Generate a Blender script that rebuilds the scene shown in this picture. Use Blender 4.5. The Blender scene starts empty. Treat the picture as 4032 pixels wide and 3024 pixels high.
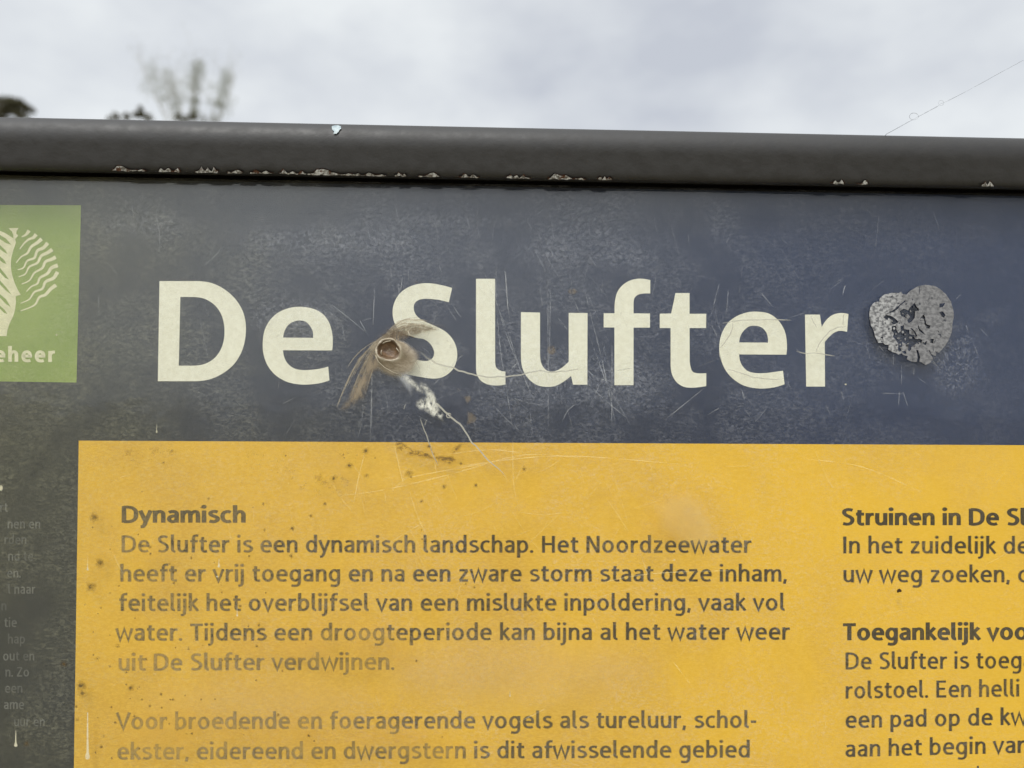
import bpy, math, random
from mathutils import Vector, Matrix
from mathutils.geometry import delaunay_2d_cdt
random.seed(7)
scene = bpy.context.scene
COL = scene.collection

# ------------------------------------------------------------------ camera
W, H = 4032.0, 3024.0
LENS = 26.8
FPX = LENS / 36.0 * W
CAM = Vector((0.0, -0.42, 1.45))
YAW, PITCH, ROLL = math.radians(2.0), math.radians(1.75), 0.0062
fwd = Vector((math.tan(YAW), 1.0, math.tan(PITCH))).normalized()
r0 = fwd.cross(Vector((0, 0, 1))).normalized()
u0 = r0.cross(fwd).normalized()
rgt = (r0 * math.cos(ROLL) + u0 * math.sin(ROLL)).normalized()
up = rgt.cross(fwd).normalized()
cd = bpy.data.cameras.new("camera")
cam = bpy.data.objects.new("camera", cd)
COL.objects.link(cam)
M = Matrix((rgt, up, -fwd)).transposed().to_4x4()
M.translation = CAM
cam.matrix_world = M
cd.lens = LENS
cd.sensor_width = 36.0
cd.clip_start = 0.01
cd.clip_end = 3000.0
cd.dof.use_dof = True
cd.dof.focus_distance = 0.418
cd.dof.aperture_fstop = 6.2
scene.camera = cam

# ------------------------------------------------------------------ light
SUN_EL, SUN_AZ = math.radians(56), math.radians(205)     # azimuth clockwise from +Y
sdir = Vector((math.sin(SUN_AZ) * math.cos(SUN_EL), math.cos(SUN_AZ) * math.cos(SUN_EL), math.sin(SUN_EL)))
world = bpy.data.worlds.new("World")
scene.world = world
world.use_nodes = True
nt = world.node_tree
nt.nodes.clear()
def wn(t, **k):
    n = nt.nodes.new(t)
    for a, b in k.items():
        setattr(n, a, b)
    return n
L = nt.links.new
wout = wn("ShaderNodeOutputWorld")
sky = wn("ShaderNodeTexSky", sky_type='NISHITA', sun_disc=False, sun_elevation=SUN_EL, sun_rotation=SUN_AZ)
bg1 = wn("ShaderNodeBackground"); bg1.inputs[1].default_value = 0.1
L(sky.outputs[0], bg1.inputs[0])
tc = wn("ShaderNodeTexCoord")
mp = wn("ShaderNodeMapping"); mp.inputs['Scale'].default_value = (1.0, 1.0, 1.9)
mp.inputs['Location'].default_value = (2.4, 0.3, 0.75)
L(tc.outputs['Generated'], mp.inputs[0])
n1 = wn("ShaderNodeTexNoise"); n1.inputs['Scale'].default_value = 2.5; n1.inputs['Detail'].default_value = 5; n1.inputs['Roughness'].default_value = 0.52
L(mp.outputs[0], n1.inputs[0])
cr = wn("ShaderNodeValToRGB")
cr.color_ramp.elements[0].position = 0.36; cr.color_ramp.elements[0].color = (0.55, 0.58, 0.64, 1)
cr.color_ramp.elements[1].position = 0.60; cr.color_ramp.elements[1].color = (0.81, 0.84, 0.855, 1)
L(n1.outputs[0], cr.inputs[0])
dp = wn("ShaderNodeVectorMath", operation='DOT_PRODUCT'); dp.inputs[1].default_value = sdir
L(tc.outputs['Generated'], dp.inputs[0])
mr = wn("ShaderNodeMapRange"); mr.interpolation_type = 'SMOOTHSTEP'
mr.inputs[1].default_value = 0.45; mr.inputs[2].default_value = 1.0; mr.inputs[3].default_value = 1.0; mr.inputs[4].default_value = 3.2
L(dp.outputs['Value'], mr.inputs[0])
bg2 = wn("ShaderNodeBackground")
L(cr.outputs[0], bg2.inputs[0]); L(mr.outputs[0], bg2.inputs[1])
mixw = wn("ShaderNodeMixShader"); mixw.inputs[0].default_value = 0.93
L(bg1.outputs[0], mixw.inputs[1]); L(bg2.outputs[0], mixw.inputs[2]); L(mixw.outputs[0], wout.inputs[0])

sl = bpy.data.lights.new("sun", 'SUN')
sl.energy = 1.5; sl.angle = math.radians(14); sl.color = (1.0, 0.965, 0.91)
so = bpy.data.objects.new("sun", sl)
so.rotation_euler = sdir.to_track_quat('Z', 'Y').to_euler()
so.location = (0, -3, 6)
COL.objects.link(so)
scene.view_settings.view_transform = 'Standard'
scene.view_settings.look = 'None'
scene.view_settings.exposure = 0.1
scene.view_settings.gamma = 1.0
scene.cycles.transparent_max_bounces = 32
scene.cycles.max_bounces = 8

# ------------------------------------------------------------------ geometry helpers
def ray(px, py):
    d = fwd + rgt * ((px - W / 2) / FPX) + up * ((H / 2 - py) / FPX)
    return d.normalized()
def P(px, py, y=0.0):
    """point of the sign's plane (at depth y) seen at a place of the photograph"""
    d = ray(px, py)
    t = (y - CAM.y) / d.y
    return CAM + d * t

SIGN_LOC = Vector((-0.05, 0.0, 0.0))
def mesh_obj(name, verts, faces, mats, parent=None, matidx=None, smooth=False, alpha=None):
    me = bpy.data.meshes.new(name)
    me.from_pydata([tuple(v) for v in verts], [], faces)
    for m in (mats if isinstance(mats, (list, tuple)) else [mats]):
        me.materials.append(m)
    if matidx:
        for p_, i in zip(me.polygons, matidx):
            p_.material_index = i
    if smooth:
        for p_ in me.polygons:
            p_.use_smooth = True
    if alpha is not None:
        at = me.attributes.new("alpha", 'FLOAT', 'POINT')
        for i, a in enumerate(alpha):
            at.data[i].value = a
    me.update()
    o = bpy.data.objects.new(name, me)
    COL.objects.link(o)
    if parent is not None:
        o.parent = parent
        q = parent
        while q.parent:
            q = q.parent
        if parent == q:
            o.matrix_parent_inverse = Matrix.Translation(-q.location)
    return o
def tag(o, label, cat=None, group=None, kind=None):
    if label: o['label'] = label
    if cat: o['category'] = cat
    if group: o['group'] = group
    if kind: o['kind'] = kind
    return o

def spline(pts, closed=False, n=7):
    """Catmull-Rom through points; a third element marks a corner"""
    k = len(pts)
    out = []
    segs = k if closed else k - 1
    for i in range(segs):
        p1, p2 = pts[i], pts[(i + 1) % k]
        a, b = Vector(p1[:2]), Vector(p2[:2])
        c1, c2 = len(p1) > 2, len(p2) > 2
        out.append((a, c1))
        if c1 and c2:
            continue
        if c1 or (not closed and i == 0):
            p0 = a - (b - a) * 0.6
        else:
            p0 = Vector(pts[i - 1][:2])
        if c2 or (not closed and i == segs - 1):
            p3 = b + (b - a) * 0.6
        else:
            p3 = Vector(pts[(i + 2) % k][:2])
        d0 = max((a - p0).length, 1e-6) ** .5; d1 = max((b - a).length, 1e-6) ** .5; d2 = max((p3 - b).length, 1e-6) ** .5
        m1 = (a - p0) / d0 - (b - p0) / (d0 + d1) + (b - a) / d1
        m2 = (b - a) / d1 - (p3 - a) / (d1 + d2) + (p3 - b) / d2
        m1 *= d1; m2 *= d1
        if c1: m1 = (b - a) * 1.5 - m2 * 0.5
        if c2: m2 = (b - a) * 1.5 - m1 * 0.5
        for j in range(1, n):
            t = j / n
            h00 = 2*t**3 - 3*t*t + 1; h10 = t**3 - 2*t*t + t; h01 = -2*t**3 + 3*t*t; h11 = t**3 - t*t
            out.append((a * h00 + m1 * h10 + b * h01 + m2 * h11, False))
    if not closed:
        out.append((Vector(pts[-1][:2]), len(pts[-1]) > 2))
    return out

def poly_fill(contours):
    """triangles of an outline with holes"""
    co, loops, i = [], [], 0
    for c in contours:
        loops.append(list(range(i, i + len(c))))
        co += [Vector(q) for q in c]
        i += len(c)
    r = delaunay_2d_cdt(co, [], loops, 2, 1e-6)
    return r[0], [list(f) for f in r[2]]

def ribbon(pts, w, contrast=0.12, closed=False):
    """pts: [(Vector2, corner)] -> (verts2d, faces); w a number or a function of t"""
    v, f = [], []
    k = len(pts)
    for i in range(k):
        p = pts[i][0]
        a = pts[(i - 1) % k][0] if (i > 0 or closed) else None
        b = pts[(i + 1) % k][0] if (i < k - 1 or closed) else None
        d1 = (p - a).normalized() if a is not None and (p - a).length > 0 else None
        d2 = (b - p).normalized() if b is not None and (b - p).length > 0 else None
        d1 = d1 or d2; d2 = d2 or d1
        t = (d1 + d2)
        t = t.normalized() if t.length > 1e-4 else d1
        nrm = Vector((-t.y, t.x))
        hw = 0.5 * (w(i / max(1, k - 1)) if callable(w) else w) * (1 - contrast * abs(t.x))
        cosm = max(0.45, abs(nrm.dot(Vector((-d1.y, d1.x)))))
        hw /= cosm
        v += [p + nrm * hw, p - nrm * hw]
    n = k if closed else k - 1
    for i in range(n):
        j = (i + 1) % k
        f.append([2*i, 2*j, 2*j+1, 2*i+1])
    return v, f

def in_poly(x, y, poly):
    c = False
    j = len(poly) - 1
    for i in range(len(poly)):
        xi, yi = poly[i]; xj, yj = poly[j]
        if (yi > y) != (yj > y) and x < (xj - xi) * (y - yi) / (yj - yi) + xi:
            c = not c
        j = i
    return c
def edge_dist(x, y, poly):
    best = 1e9
    j = len(poly) - 1
    for i in range(len(poly)):
        ax, ay = poly[j]; bx, by = poly[i]
        dx, dy = bx - ax, by - ay
        l2 = dx*dx + dy*dy or 1e-9
        t = max(0, min(1, ((x-ax)*dx + (y-ay)*dy) / l2))
        d = math.hypot(x - ax - t*dx, y - ay - t*dy)
        best = min(best, d); j = i
    return best

def decal_data(poly, soft, step, y, amax=1.0):
    xs = [p[0] for p in poly]; ys = [p[1] for p in poly]
    x0, x1, y0, y1 = min(xs)-step, max(xs)+step, min(ys)-step, max(ys)+step
    nx, ny = int((x1-x0)/step)+2, int((y1-y0)/step)+2
    al = {}
    for j in range(ny):
        for i in range(nx):
            x, yy = x0+i*step, y0+j*step
            if in_poly(x, yy, poly):
                t = min(1.0, edge_dist(x, yy, poly)/soft)
                al[(i, j)] = amax*t*t*(3-2*t)
    vid, v, a, f = {}, [], [], []
    def vert(i, j):
        if (i, j) not in vid:
            vid[(i, j)] = len(v)
            v.append(P(x0+i*step, y0+j*step, y)); a.append(al.get((i, j), 0.0))
        return vid[(i, j)]
    for j in range(ny-1):
        for i in range(nx-1):
            if any(q in al for q in ((i,j),(i+1,j),(i+1,j+1),(i,j+1))):
                f.append([vert(i,j), vert(i,j+1), vert(i+1,j+1), vert(i+1,j)])
    return v, f, a
def merge(parts):
    V, F, A = [], [], []
    for p in parts:
        o = len(V)
        V += p[0]; F += [[i+o for i in f] for f in p[1]]; A += p[2] if len(p) > 2 else [1.0]*len(p[0])
    return V, F, A

# ------------------------------------------------------------------ material helpers
class NT:
    def __init__(s, name):
        s.m = bpy.data.materials.new(name); s.m.use_nodes = True
        s.t = s.m.node_tree; s.t.nodes.clear()
        s.out = s.t.nodes.new("ShaderNodeOutputMaterial")
        s.tc = s.t.nodes.new("ShaderNodeTexCoord")
    def n(s, typ, ins=None, **k):
        x = s.t.nodes.new(typ)
        for a, b in k.items(): setattr(x, a, b)
        for a, b in (ins or {}).items():
            if hasattr(b, 'node'): s.t.links.new(b, x.inputs[a])
            else: x.inputs[a].default_value = b
        return x
    def coords(s, scale=(1,1,1), rot=(0,0,0), loc=(0,0,0)):
        return s.n("ShaderNodeMapping", {0: s.tc.outputs['Object'], 'Scale': scale, 'Rotation': rot, 'Location': loc}).outputs[0]
    def noise(s, vec, scale, detail=4, rough=0.55, dist=0.0):
        return s.n("ShaderNodeTexNoise", {'Vector': vec, 'Scale': scale, 'Detail': detail, 'Roughness': rough, 'Distortion': dist}).outputs[0]
    def rng(s, v, a, b, c=0.0, d=1.0, smooth=True):
        return s.n("ShaderNodeMapRange", {0: v, 1: a, 2: b, 3: c, 4: d}, interpolation_type='SMOOTHSTEP' if smooth else 'LINEAR').outputs[0]
    def math(s, op, a, b=0.0, clamp=False):
        x = s.n("ShaderNodeMath", {0: a, 1: b}, operation=op); x.use_clamp = clamp
        return x.outputs[0]
    def mix(s, f, a, b):
        x = s.n("ShaderNodeMix", data_type='RGBA')
        for i, q in ((0, f), (6, a), (7, b)):
            if hasattr(q, 'node'): s.t.links.new(q, x.inputs[i])
            else: x.inputs[i].default_value = q if i == 0 else (*q, 1)
        return x.outputs[2]
    def bump(s, h, strength, dist):
        return s.n("ShaderNodeBump", {'Height': h, 'Strength': strength, 'Distance': dist}).outputs[0]
    def princ(s, col, rough=0.5, spec=0.4, metal=0.0, normal=None, **k):
        b = s.n("ShaderNodeBsdfPrincipled")
        for key, q in (('Base Color', col), ('Roughness', rough), ('Specular IOR Level', spec), ('Metallic', metal)):
            if hasattr(q, 'node'): s.t.links.new(q, b.inputs[key])
            else: b.inputs[key].default_value = (*q, 1) if key == 'Base Color' else q
        if normal is not None: s.t.links.new(normal, b.inputs['Normal'])
        for key, q in k.items(): b.inputs[key].default_value = q
        return b.outputs[0]
    def end(s, sh):
        s.t.links.new(sh, s.out.inputs[0]); return s.m
    def mixsh(s, f, a, b):
        return s.n("ShaderNodeMixShader", {0: f, 1: a, 2: b}).outputs[0]
    def xyz(s):
        x = s.n("ShaderNodeSeparateXYZ", {0: s.tc.outputs['Object']})
        return x.outputs[0], x.outputs[1], x.outputs[2]

def srgb(r, g, b):
    f = lambda c: c/12.92 if c <= 0.04045 else ((c+0.055)/1.055)**2.4
    return tuple(f(c/255.0) for c in (r, g, b))

# printed inks
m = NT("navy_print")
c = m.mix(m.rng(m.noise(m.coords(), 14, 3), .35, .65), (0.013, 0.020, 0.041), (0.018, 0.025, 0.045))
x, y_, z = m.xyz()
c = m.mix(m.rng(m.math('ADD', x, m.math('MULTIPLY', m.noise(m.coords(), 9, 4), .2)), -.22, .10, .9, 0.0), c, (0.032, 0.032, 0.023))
c = m.mix(m.rng(m.math('ADD', x, m.math('MULTIPLY', m.noise(m.coords(), 7, 4), .2)), .12, .36, 0.0, 1.0), c, (0.016, 0.028, 0.066))  # bluer to the right: sky reflection painted into the ink
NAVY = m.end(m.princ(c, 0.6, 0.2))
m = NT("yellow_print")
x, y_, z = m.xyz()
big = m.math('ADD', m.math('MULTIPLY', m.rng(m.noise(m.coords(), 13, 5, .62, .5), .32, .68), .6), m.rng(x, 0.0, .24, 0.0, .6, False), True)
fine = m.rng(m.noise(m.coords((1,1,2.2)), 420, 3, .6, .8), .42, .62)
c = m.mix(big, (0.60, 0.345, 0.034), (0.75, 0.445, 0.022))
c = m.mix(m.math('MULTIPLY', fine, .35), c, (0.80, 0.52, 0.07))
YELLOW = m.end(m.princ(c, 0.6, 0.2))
m = NT("green_print")
c = m.mix(m.rng(m.noise(m.coords(), 30, 4), .3, .7), (0.19, 0.262, 0.045), (0.23, 0.30, 0.06))
c = m.mix(m.math('MULTIPLY', m.rng(m.noise(m.coords((1,1,2)), 330, 3, .6, .8), .56, .66), .35), c, (0.15, 0.20, 0.06))
GREEN = m.end(m.princ(c, 0.6, 0.2))
m = NT("white_print")
sp = m.rng(m.noise(m.coords((1,1,1.7)), 260, 4, .65, .6), .64, .72)
clus = m.rng(m.noise(m.coords(), 40, 2), .45, .65)
x, y_, z = m.xyz()
lft = m.rng(x, -0.18, 0.0, 1.0, 0.05)
c = m.mix(m.rng(m.noise(m.coords(), 300, 3), .35, .65), (0.69, 0.665, 0.50), (0.745, 0.725, 0.56))
c = m.mix(m.math('MULTIPLY', m.math('MULTIPLY', sp, clus), m.math('MULTIPLY', lft, .8)), c, (0.22, 0.19, 0.12))
WHITE = m.end(m.princ(c, 0.6, 0.2))
m = NT("cream_logo_print")
c = m.mix(m.rng(m.noise(m.coords(), 200, 3), .3, .7), (0.56, 0.54, 0.32), (0.66, 0.63, 0.40))
CREAM = m.end(m.princ(c, 0.6, 0.2))
def ink(name, dark, faded, xa, xb, fa, fb, speck):
    m = NT(name)
    x, y_, z = m.xyz()
    zone = m.math('ADD', m.rng(x, xa, xb, fa, fb, False), m.math('MULTIPLY', m.math('SUBTRACT', m.noise(m.coords((1,1,1.3)), 26, 3, .5), .5), 1.7), True)
    sp = m.rng(m.noise(m.coords((1,1,1.4)), 430, 3, .65, .6), .47, .60)
    f = m.math('SUBTRACT', zone, m.math('MULTIPLY', sp, speck), True)
    c = m.mix(f, dark, faded)
    return m.end(m.princ(c, 0.6, 0.15))
xl = P(470, 2400).x; xm = P(2300, 2400).x
INK = ink("dark_text_print", (0.050, 0.036, 0.012), (0.27, 0.185, 0.060), xl, xm, 0.90, 0.16, 0.55)
INKSOFT = ink("pale_text_print", (0.10, 0.072, 0.024), (0.31, 0.21, 0.068), xl, xm, 1.0, 0.14, 0.40)
INKBOLD = ink("bold_text_print", (0.050, 0.036, 0.012), (0.22, 0.15, 0.048), xl, xm, 0.55, 0.05, 0.3)
m = NT("faded_white_text_print")
c = m.mix(m.rng(m.noise(m.coords(), 60, 3), .35, .65), (0.062, 0.064, 0.060), (0.125, 0.125, 0.11))
PALETEXT = m.end(m.princ(c, 0.6, 0.2))

m = NT("ink_bleed")
BLEED = m.end(m.mixsh(m.rng(m.noise(m.coords(), 120, 3), .3, .7, .10, .30), m.n("ShaderNodeBsdfTransparent").outputs[0], m.princ((0.10, 0.07, 0.02), .6, .1)))

# frame
m = NT("dark_brown_frame_paint")
nz = m.noise(m.coords((1, 1.3, 1.3)), 120, 4, .6)
nf = m.noise(m.coords(), 900, 2, .5)
c = m.mix(m.rng(nz, .3, .7), (0.020, 0.0178, 0.0152), (0.027, 0.0245, 0.0215))
h = m.math('ADD', nz, m.math('MULTIPLY', nf, .12))
FRAME = m.end(m.princ(c, m.rng(nz, .3, .7, .46, .60), 0.5, normal=m.bump(h, .32, .0008)))
m = NT("bare_zinc_under_paint")
nz = m.noise(m.coords(), 480, 4, .7)
c = m.mix(m.rng(nz, .40, .58), (0.13, 0.115, 0.095), (0.60, 0.59, 0.55))
c = m.mix(m.rng(m.noise(m.coords(loc=(.3,0,0)), 260, 3, .6), .56, .64), c, (0.085, 0.032, 0.012))
ZINC = m.end(m.princ(c, .55, .4, normal=m.bump(nz, .5, .0006)))
m = NT("pale_blue_flake")
c = m.mix(m.rng(m.noise(m.coords(), 700, 3), .35, .65), (0.26, 0.32, 0.34), (0.44, 0.50, 0.50))
FLAKE = m.end(m.princ(c, .5, .4))
m = NT("broken_paint_edge")
CHIPEDGE = m.end(m.princ(m.mix(m.rng(m.noise(m.coords(), 300, 3), .45, .6), (0.012, 0.009, 0.008), (0.05, 0.02, 0.010)), .6, .2))
m = NT("black_gap_shade")
GAP_SHADE = m.end(m.princ(m.mix(m.noise(m.coords(), 200), (0.004, 0.004, 0.004), (0.012, 0.009, 0.007)), .8, .1))  # near-black colour standing in for the shade under the rail
m = NT("grey_board_back")
BACK = m.end(m.princ(m.mix(m.noise(m.coords(), 30), (0.12, 0.12, 0.12), (0.18, 0.18, 0.17)), .6, .3))

# acrylic cover: clear sheet with a film of dirt, fine crazing and a soft gloss
m = NT("weathered_clear_acrylic")
x, y_, z = m.xyz()
xL, xR = P(0, 1500).x, P(4032, 1500).x
zT, zB = P(2000, 800).z, P(2000, 3000).z
blot = m.noise(m.coords((1, 1, 1.0)), 22, 5, .6, .3)
leftness = m.rng(m.math('ADD', x, m.math('MULTIPLY', m.math('SUBTRACT', blot, .5), .20)), xL, xL + 0.30, 1.0, 0.0)
lowness = m.rng(z, zT, zB, 1.0, 0.35)
wisp = m.rng(m.noise(m.coords((1, 1, 2.6), rot=(0, math.radians(-9), 0)), 400, 3, .66, 1.2), .46, .62)
wisp2 = m.rng(m.noise(m.coords((1.6, 1, 1.6), rot=(0, math.radians(28), 0)), 330, 3, .6, 1.2), .52, .66)
wmask = m.rng(m.noise(m.coords(loc=(.2, 0, .1)), 30, 3, .55), .30, .62)
wmask = m.math('MULTIPLY', wmask, m.rng(m.math('ADD', x, m.math('MULTIPLY', z, .35)), .60, .82, 1.0, .30, False))
speck = m.rng(m.noise(m.coords((1, 1, 1.8)), 360, 3, .6, .6), .60, .66)
smear = m.rng(m.noise(m.coords((1, 1, 1), loc=(1.3, 0, .7)), 13, 4, .6, .6), .50, .72)
f = m.math('MULTIPLY', m.math('MULTIPLY', leftness, lowness), .050)
f = m.math('MULTIPLY', f, m.math('SUBTRACT', 1.0, m.math('MULTIPLY', speck, .85)))
f = m.math('ADD', f, m.math('MULTIPLY', m.math('MULTIPLY', wisp, wmask), .095))
f = m.math('ADD', f, m.math('MULTIPLY', m.math('MULTIPLY', wisp2, wmask), .06))
f = m.math('ADD', f, m.math('MULTIPLY', smear, .010))
f = m.math('ADD', f, .008, True)
dustc = m.mix(leftness, (0.72, 0.72, 0.74), (0.58, 0.55, 0.34))
dust = m.n("ShaderNodeBsdfDiffuse", {'Color': dustc}).outputs[0]
tr = m.n("ShaderNodeBsdfTransparent").outputs[0]
body = m.mixsh(f, tr, dust)
nrm = m.bump(m.noise(m.coords(), 24, 3), .10, .004)
gl = m.n("ShaderNodeBsdfGlossy", {'Roughness': 0.07, 'Normal': nrm}).outputs[0]
lw = m.n("ShaderNodeLayerWeight", {'Blend': 0.5}).outputs['Facing']
fr = m.math('ADD', m.math('MULTIPLY', m.math('POWER', lw, 5.0), .9), .045)
COVER = m.end(m.mixsh(fr, body, gl))
m = NT("clear_acrylic_inside")
CLEAR = m.end(m.mixsh(.03, m.n("ShaderNodeBsdfTransparent").outputs[0], m.n("ShaderNodeBsdfGlossy", {'Roughness': .2}).outputs[0]))

def film(name, col_a, col_b, nscale, lo, hi, gain, aniso=(1,1,1), rough=.6, detail=4, dist=.5, rot=0.0):
    """a deposit whose thickness comes from the mesh's alpha attribute broken up by noise"""
    m = NT(name)
    at = m.n("ShaderNodeAttribute", attribute_name="alpha").outputs['Fac']
    nz = m.noise(m.coords(aniso, rot=(0, rot, 0)), nscale, detail, .62, dist)
    a = m.math('MULTIPLY', m.math('MULTIPLY', at, gain), m.rng(nz, lo, hi), True)
    c = m.mix(m.noise(m.coords(loc=(.5,0,.2)), nscale * .4, 3), col_a, col_b)
    return m.end(m.mixsh(a, m.n("ShaderNodeBsdfTransparent").outputs[0], m.princ(c, rough, .3)))
SCRATCH = film("scratch_in_acrylic", (0.60, 0.60, 0.58), (0.72, 0.72, 0.68), 160, .30, .66, .30)
SCRATCHY = film("scratch_over_yellow", (0.85, 0.72, 0.40), (0.90, 0.78, 0.48), 120, .30, .62, .30)
CRACK = film("crack_in_acrylic", (0.38, 0.36, 0.29), (0.48, 0.46, 0.38), 300, .10, .35, .85)
CRAZE = film("crazed_white_acrylic", (0.66, 0.64, 0.54), (0.74, 0.72, 0.62), 440, .32, .62, 1.0, aniso=(1, 1, .7), dist=.4)
MILKY = film("milky_acrylic", (0.72, 0.72, 0.70), (0.80, 0.80, 0.78), 60, .20, .75, .55)
SOOT = film("brown_burn_smear", (0.20, 0.155, 0.10), (0.32, 0.255, 0.17), 190, .22, .60, .92, aniso=(2.2, 1, .8), rot=math.radians(-35))
SOOTDARK = film("dark_burn_smear", (0.10, 0.065, 0.035), (0.16, 0.11, 0.06), 170, .34, .66, .9)
STAIN = film("brown_stain", (0.13, 0.075, 0.02), (0.19, 0.115, 0.035), 240, .36, .62, .95, aniso=(1, 1, 2))
GRIME = film("brown_grime", (0.20, 0.125, 0.035), (0.26, 0.165, 0.05), 330, .52, .68, .5)
MOULD = film("mould_spot", (0.07, 0.045, 0.018), (0.12, 0.08, 0.03), 420, .24, .56, .95)
HAZE = film("dirty_haze", (0.66, 0.415, 0.075), (0.70, 0.45, 0.10), 55, .28, .66, .32)
RUBBED = film("rubbed_scratches", (0.66, 0.67, 0.70), (0.74, 0.75, 0.78), 420, .44, .68, .15, aniso=(1.2, 1, 1.2), dist=1.2)
DRIP = film("dried_pale_drip", (0.62, 0.57, 0.38), (0.72, 0.67, 0.48), 330, .15, .55, .75)

# ------------------------------------------------------------------ the sign
sign = bpy.data.objects.new("information_sign", None)
sign.location = SIGN_LOC
COL.objects.link(sign)
tag(sign, "weathered information sign with dark tube frame, navy header and yellow text panel under scratched acrylic", "sign")

# top rail: fit a straight tube to its outline in the photograph
AX_Y = -0.006
def rail_at(px, ytop, ybot):
    a, b = ray(px, ytop), ray(px, ybot)
    mid = (a + b).normalized()
    t = (AX_Y - CAM.y) / mid.y
    c = CAM + mid * t
    half = a.angle(b) / 2
    # distance measured across the tube
    d = (c - CAM); d.x = 0
    return c, math.sin(half) * d.length * 1.0
def prof_pts(r, n=240):
    out = []
    for k in range(n):
        an = 2 * math.pi * k / n
        pe = PTOP if math.sin(an) > 0 else PBOT
        q = r * (abs(math.cos(an)) ** pe + abs(math.sin(an)) ** pe) ** (-1 / pe)
        a2 = an + PTILT
        out.append((-q * math.cos(a2), q * math.sin(a2)))          # (y, z) about the axis
    return out
PTOP, PBOT, PTILT = 2.3, 9.0, math.radians(-14)
def fit_rail(px, ytop, ybot):
    c, r = rail_at(px, ytop, ybot)
    for _ in range(30):
        zt, zb = P(px, ytop, AX_Y).z, P(px, ybot, AX_Y).z
        zs = [CAM.z + (c.z + z_ - CAM.z) * (AX_Y - CAM.y) / (AX_Y + y_ - CAM.y) for y_, z_ in prof_pts(r)]
        r *= (zt - zb) / (max(zs) - min(zs))
        c = Vector((P(px, (ytop + ybot) / 2, AX_Y).x, AX_Y, c.z + ((zt + zb) - (max(zs) + min(zs))) / 2))
    return c, r
cA, rA = fit_rail(0, 461, 677)
cB, rB = fit_rail(4032, 545, 750)
RAIL_R = (rA + rB) / 2
ax = (cB - cA).normalized()
railL = cA - ax * 0.30
railR = cB + ax * 0.035
def tube_rings(a, b, r, seg=48, n=2, cap=0.004, tilt=0.0, pexp=False):
    d = (b - a).normalized()
    s = d.cross(Vector((0, 0, 1)))
    if s.length < 1e-3: s = d.cross(Vector((0, 1, 0)))
    s.normalize(); t = s.cross(d).normalized()
    st = [(0.0, r - cap), (0.0 + cap * .3, r - cap * .3), (cap, r)]
    Ltot = (b - a).length
    prof = st + [(Ltot * i / n, r) for i in range(1, n)] + [(Ltot - q, w) for q, w in reversed(st)]
    v, f = [], []
    for q, w in prof:
        for k in range(seg):
            an = 2 * math.pi * k / seg
            ca, sa = math.cos(an), math.sin(an)
            pe = (PTOP if sa > 0 else PBOT) if pexp else 2.0
            sc_ = (abs(ca) ** pe + abs(sa) ** pe) ** (-1 / pe)
            an2 = an + tilt
            v.append(a + d * q + (s * math.cos(an2) + t * math.sin(an2)) * w * sc_)
    for i in range(len(prof) - 1):
        for k in range(seg):
            f.append([i*seg+k, i*seg+(k+1)%seg, (i+1)*seg+(k+1)%seg, (i+1)*seg+k])
    f.append(list(range(seg))); f.append([(len(prof)-1)*seg + k for k in reversed(range(seg))])
    return v, f
v, f = tube_rings(railL, railR, RAIL_R, 120, 6, tilt=PTILT, pexp=True)
rail = mesh_obj("top_rail", v, f, FRAME, sign, smooth=True)
# posts and bottom rail
BOT_Z = 0.72
postxs = []
for end, sgn in ((railL, -1), (railR, 1)):
    p0 = Vector((end.x + sgn * (RAIL_R + .0005), AX_Y, 0.0)); p1 = Vector((p0.x, AX_Y, end.z + RAIL_R))
    v, f = tube_rings(p0, p1, RAIL_R, 40, 2)
    mesh_obj("post", v, f, FRAME, sign, smooth=True)
    postxs.append(p0.x)
bl = Vector((postxs[0] + RAIL_R + .0005, AX_Y, BOT_Z)); br = Vector((postxs[1] - RAIL_R - .0005, AX_Y, BOT_Z))
v, f = tube_rings(bl, br, RAIL_R, 40, 2)
mesh_obj("bottom_rail", v, f, FRAME, sign, smooth=True)

RS = ax.cross(Vector((0, 0, 1))).normalized(); RT = RS.cross(ax).normalized()
RS, RT = RS * math.cos(PTILT) + RT * math.sin(PTILT), RT * math.cos(PTILT) - RS * math.sin(PTILT)
def on_rail(px, py, lift=0.0002):
    """first point of the rail's rounded-square profile along a line of sight"""
    d = ray(px, py)
    r = RAIL_R + lift
    def F(t):
        q = CAM + d * t - cA
        pe = PTOP if q.dot(RT) > 0 else PBOT
        return (abs(q.dot(RS) / r) ** pe + abs(q.dot(RT) / r) ** pe) ** (1 / pe)
    t0, t1 = 0.30, 0.52
    best, bt, prev = 1e9, t0, None
    for i in range(161):
        t = t0 + (t1 - t0) * i / 160
        v_ = F(t)
        if v_ < 1:
            lo, hi = (prev if prev is not None else t0), t
            for _ in range(30):
                mid = (lo + hi) / 2
                if F(mid) < 1: hi = mid
                else: lo = mid
            return CAM + d * hi
        if v_ < best: best, bt = v_, t
        prev = t
    q = CAM + d * bt
    foot = cA + ax * (q - cA).dot(ax)
    return foot + (q - foot) * (1 / best)
def rail_bottom(px):
    return 677 + (750 - 677) * px / 4032.0 + 2.5 * math.sin(px / 4032 * math.pi)
def rail_patch(poly, mat, lift, name):
    v2, f2 = poly_fill([poly])
    n = len(v2)
    vv = [on_rail(q.x, q.y, lift) for q in v2]
    if lift > 0.0004:                                   # a rim down to the paint
        pass
    return mesh_obj(name, vv, f2, mat, rail)
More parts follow.
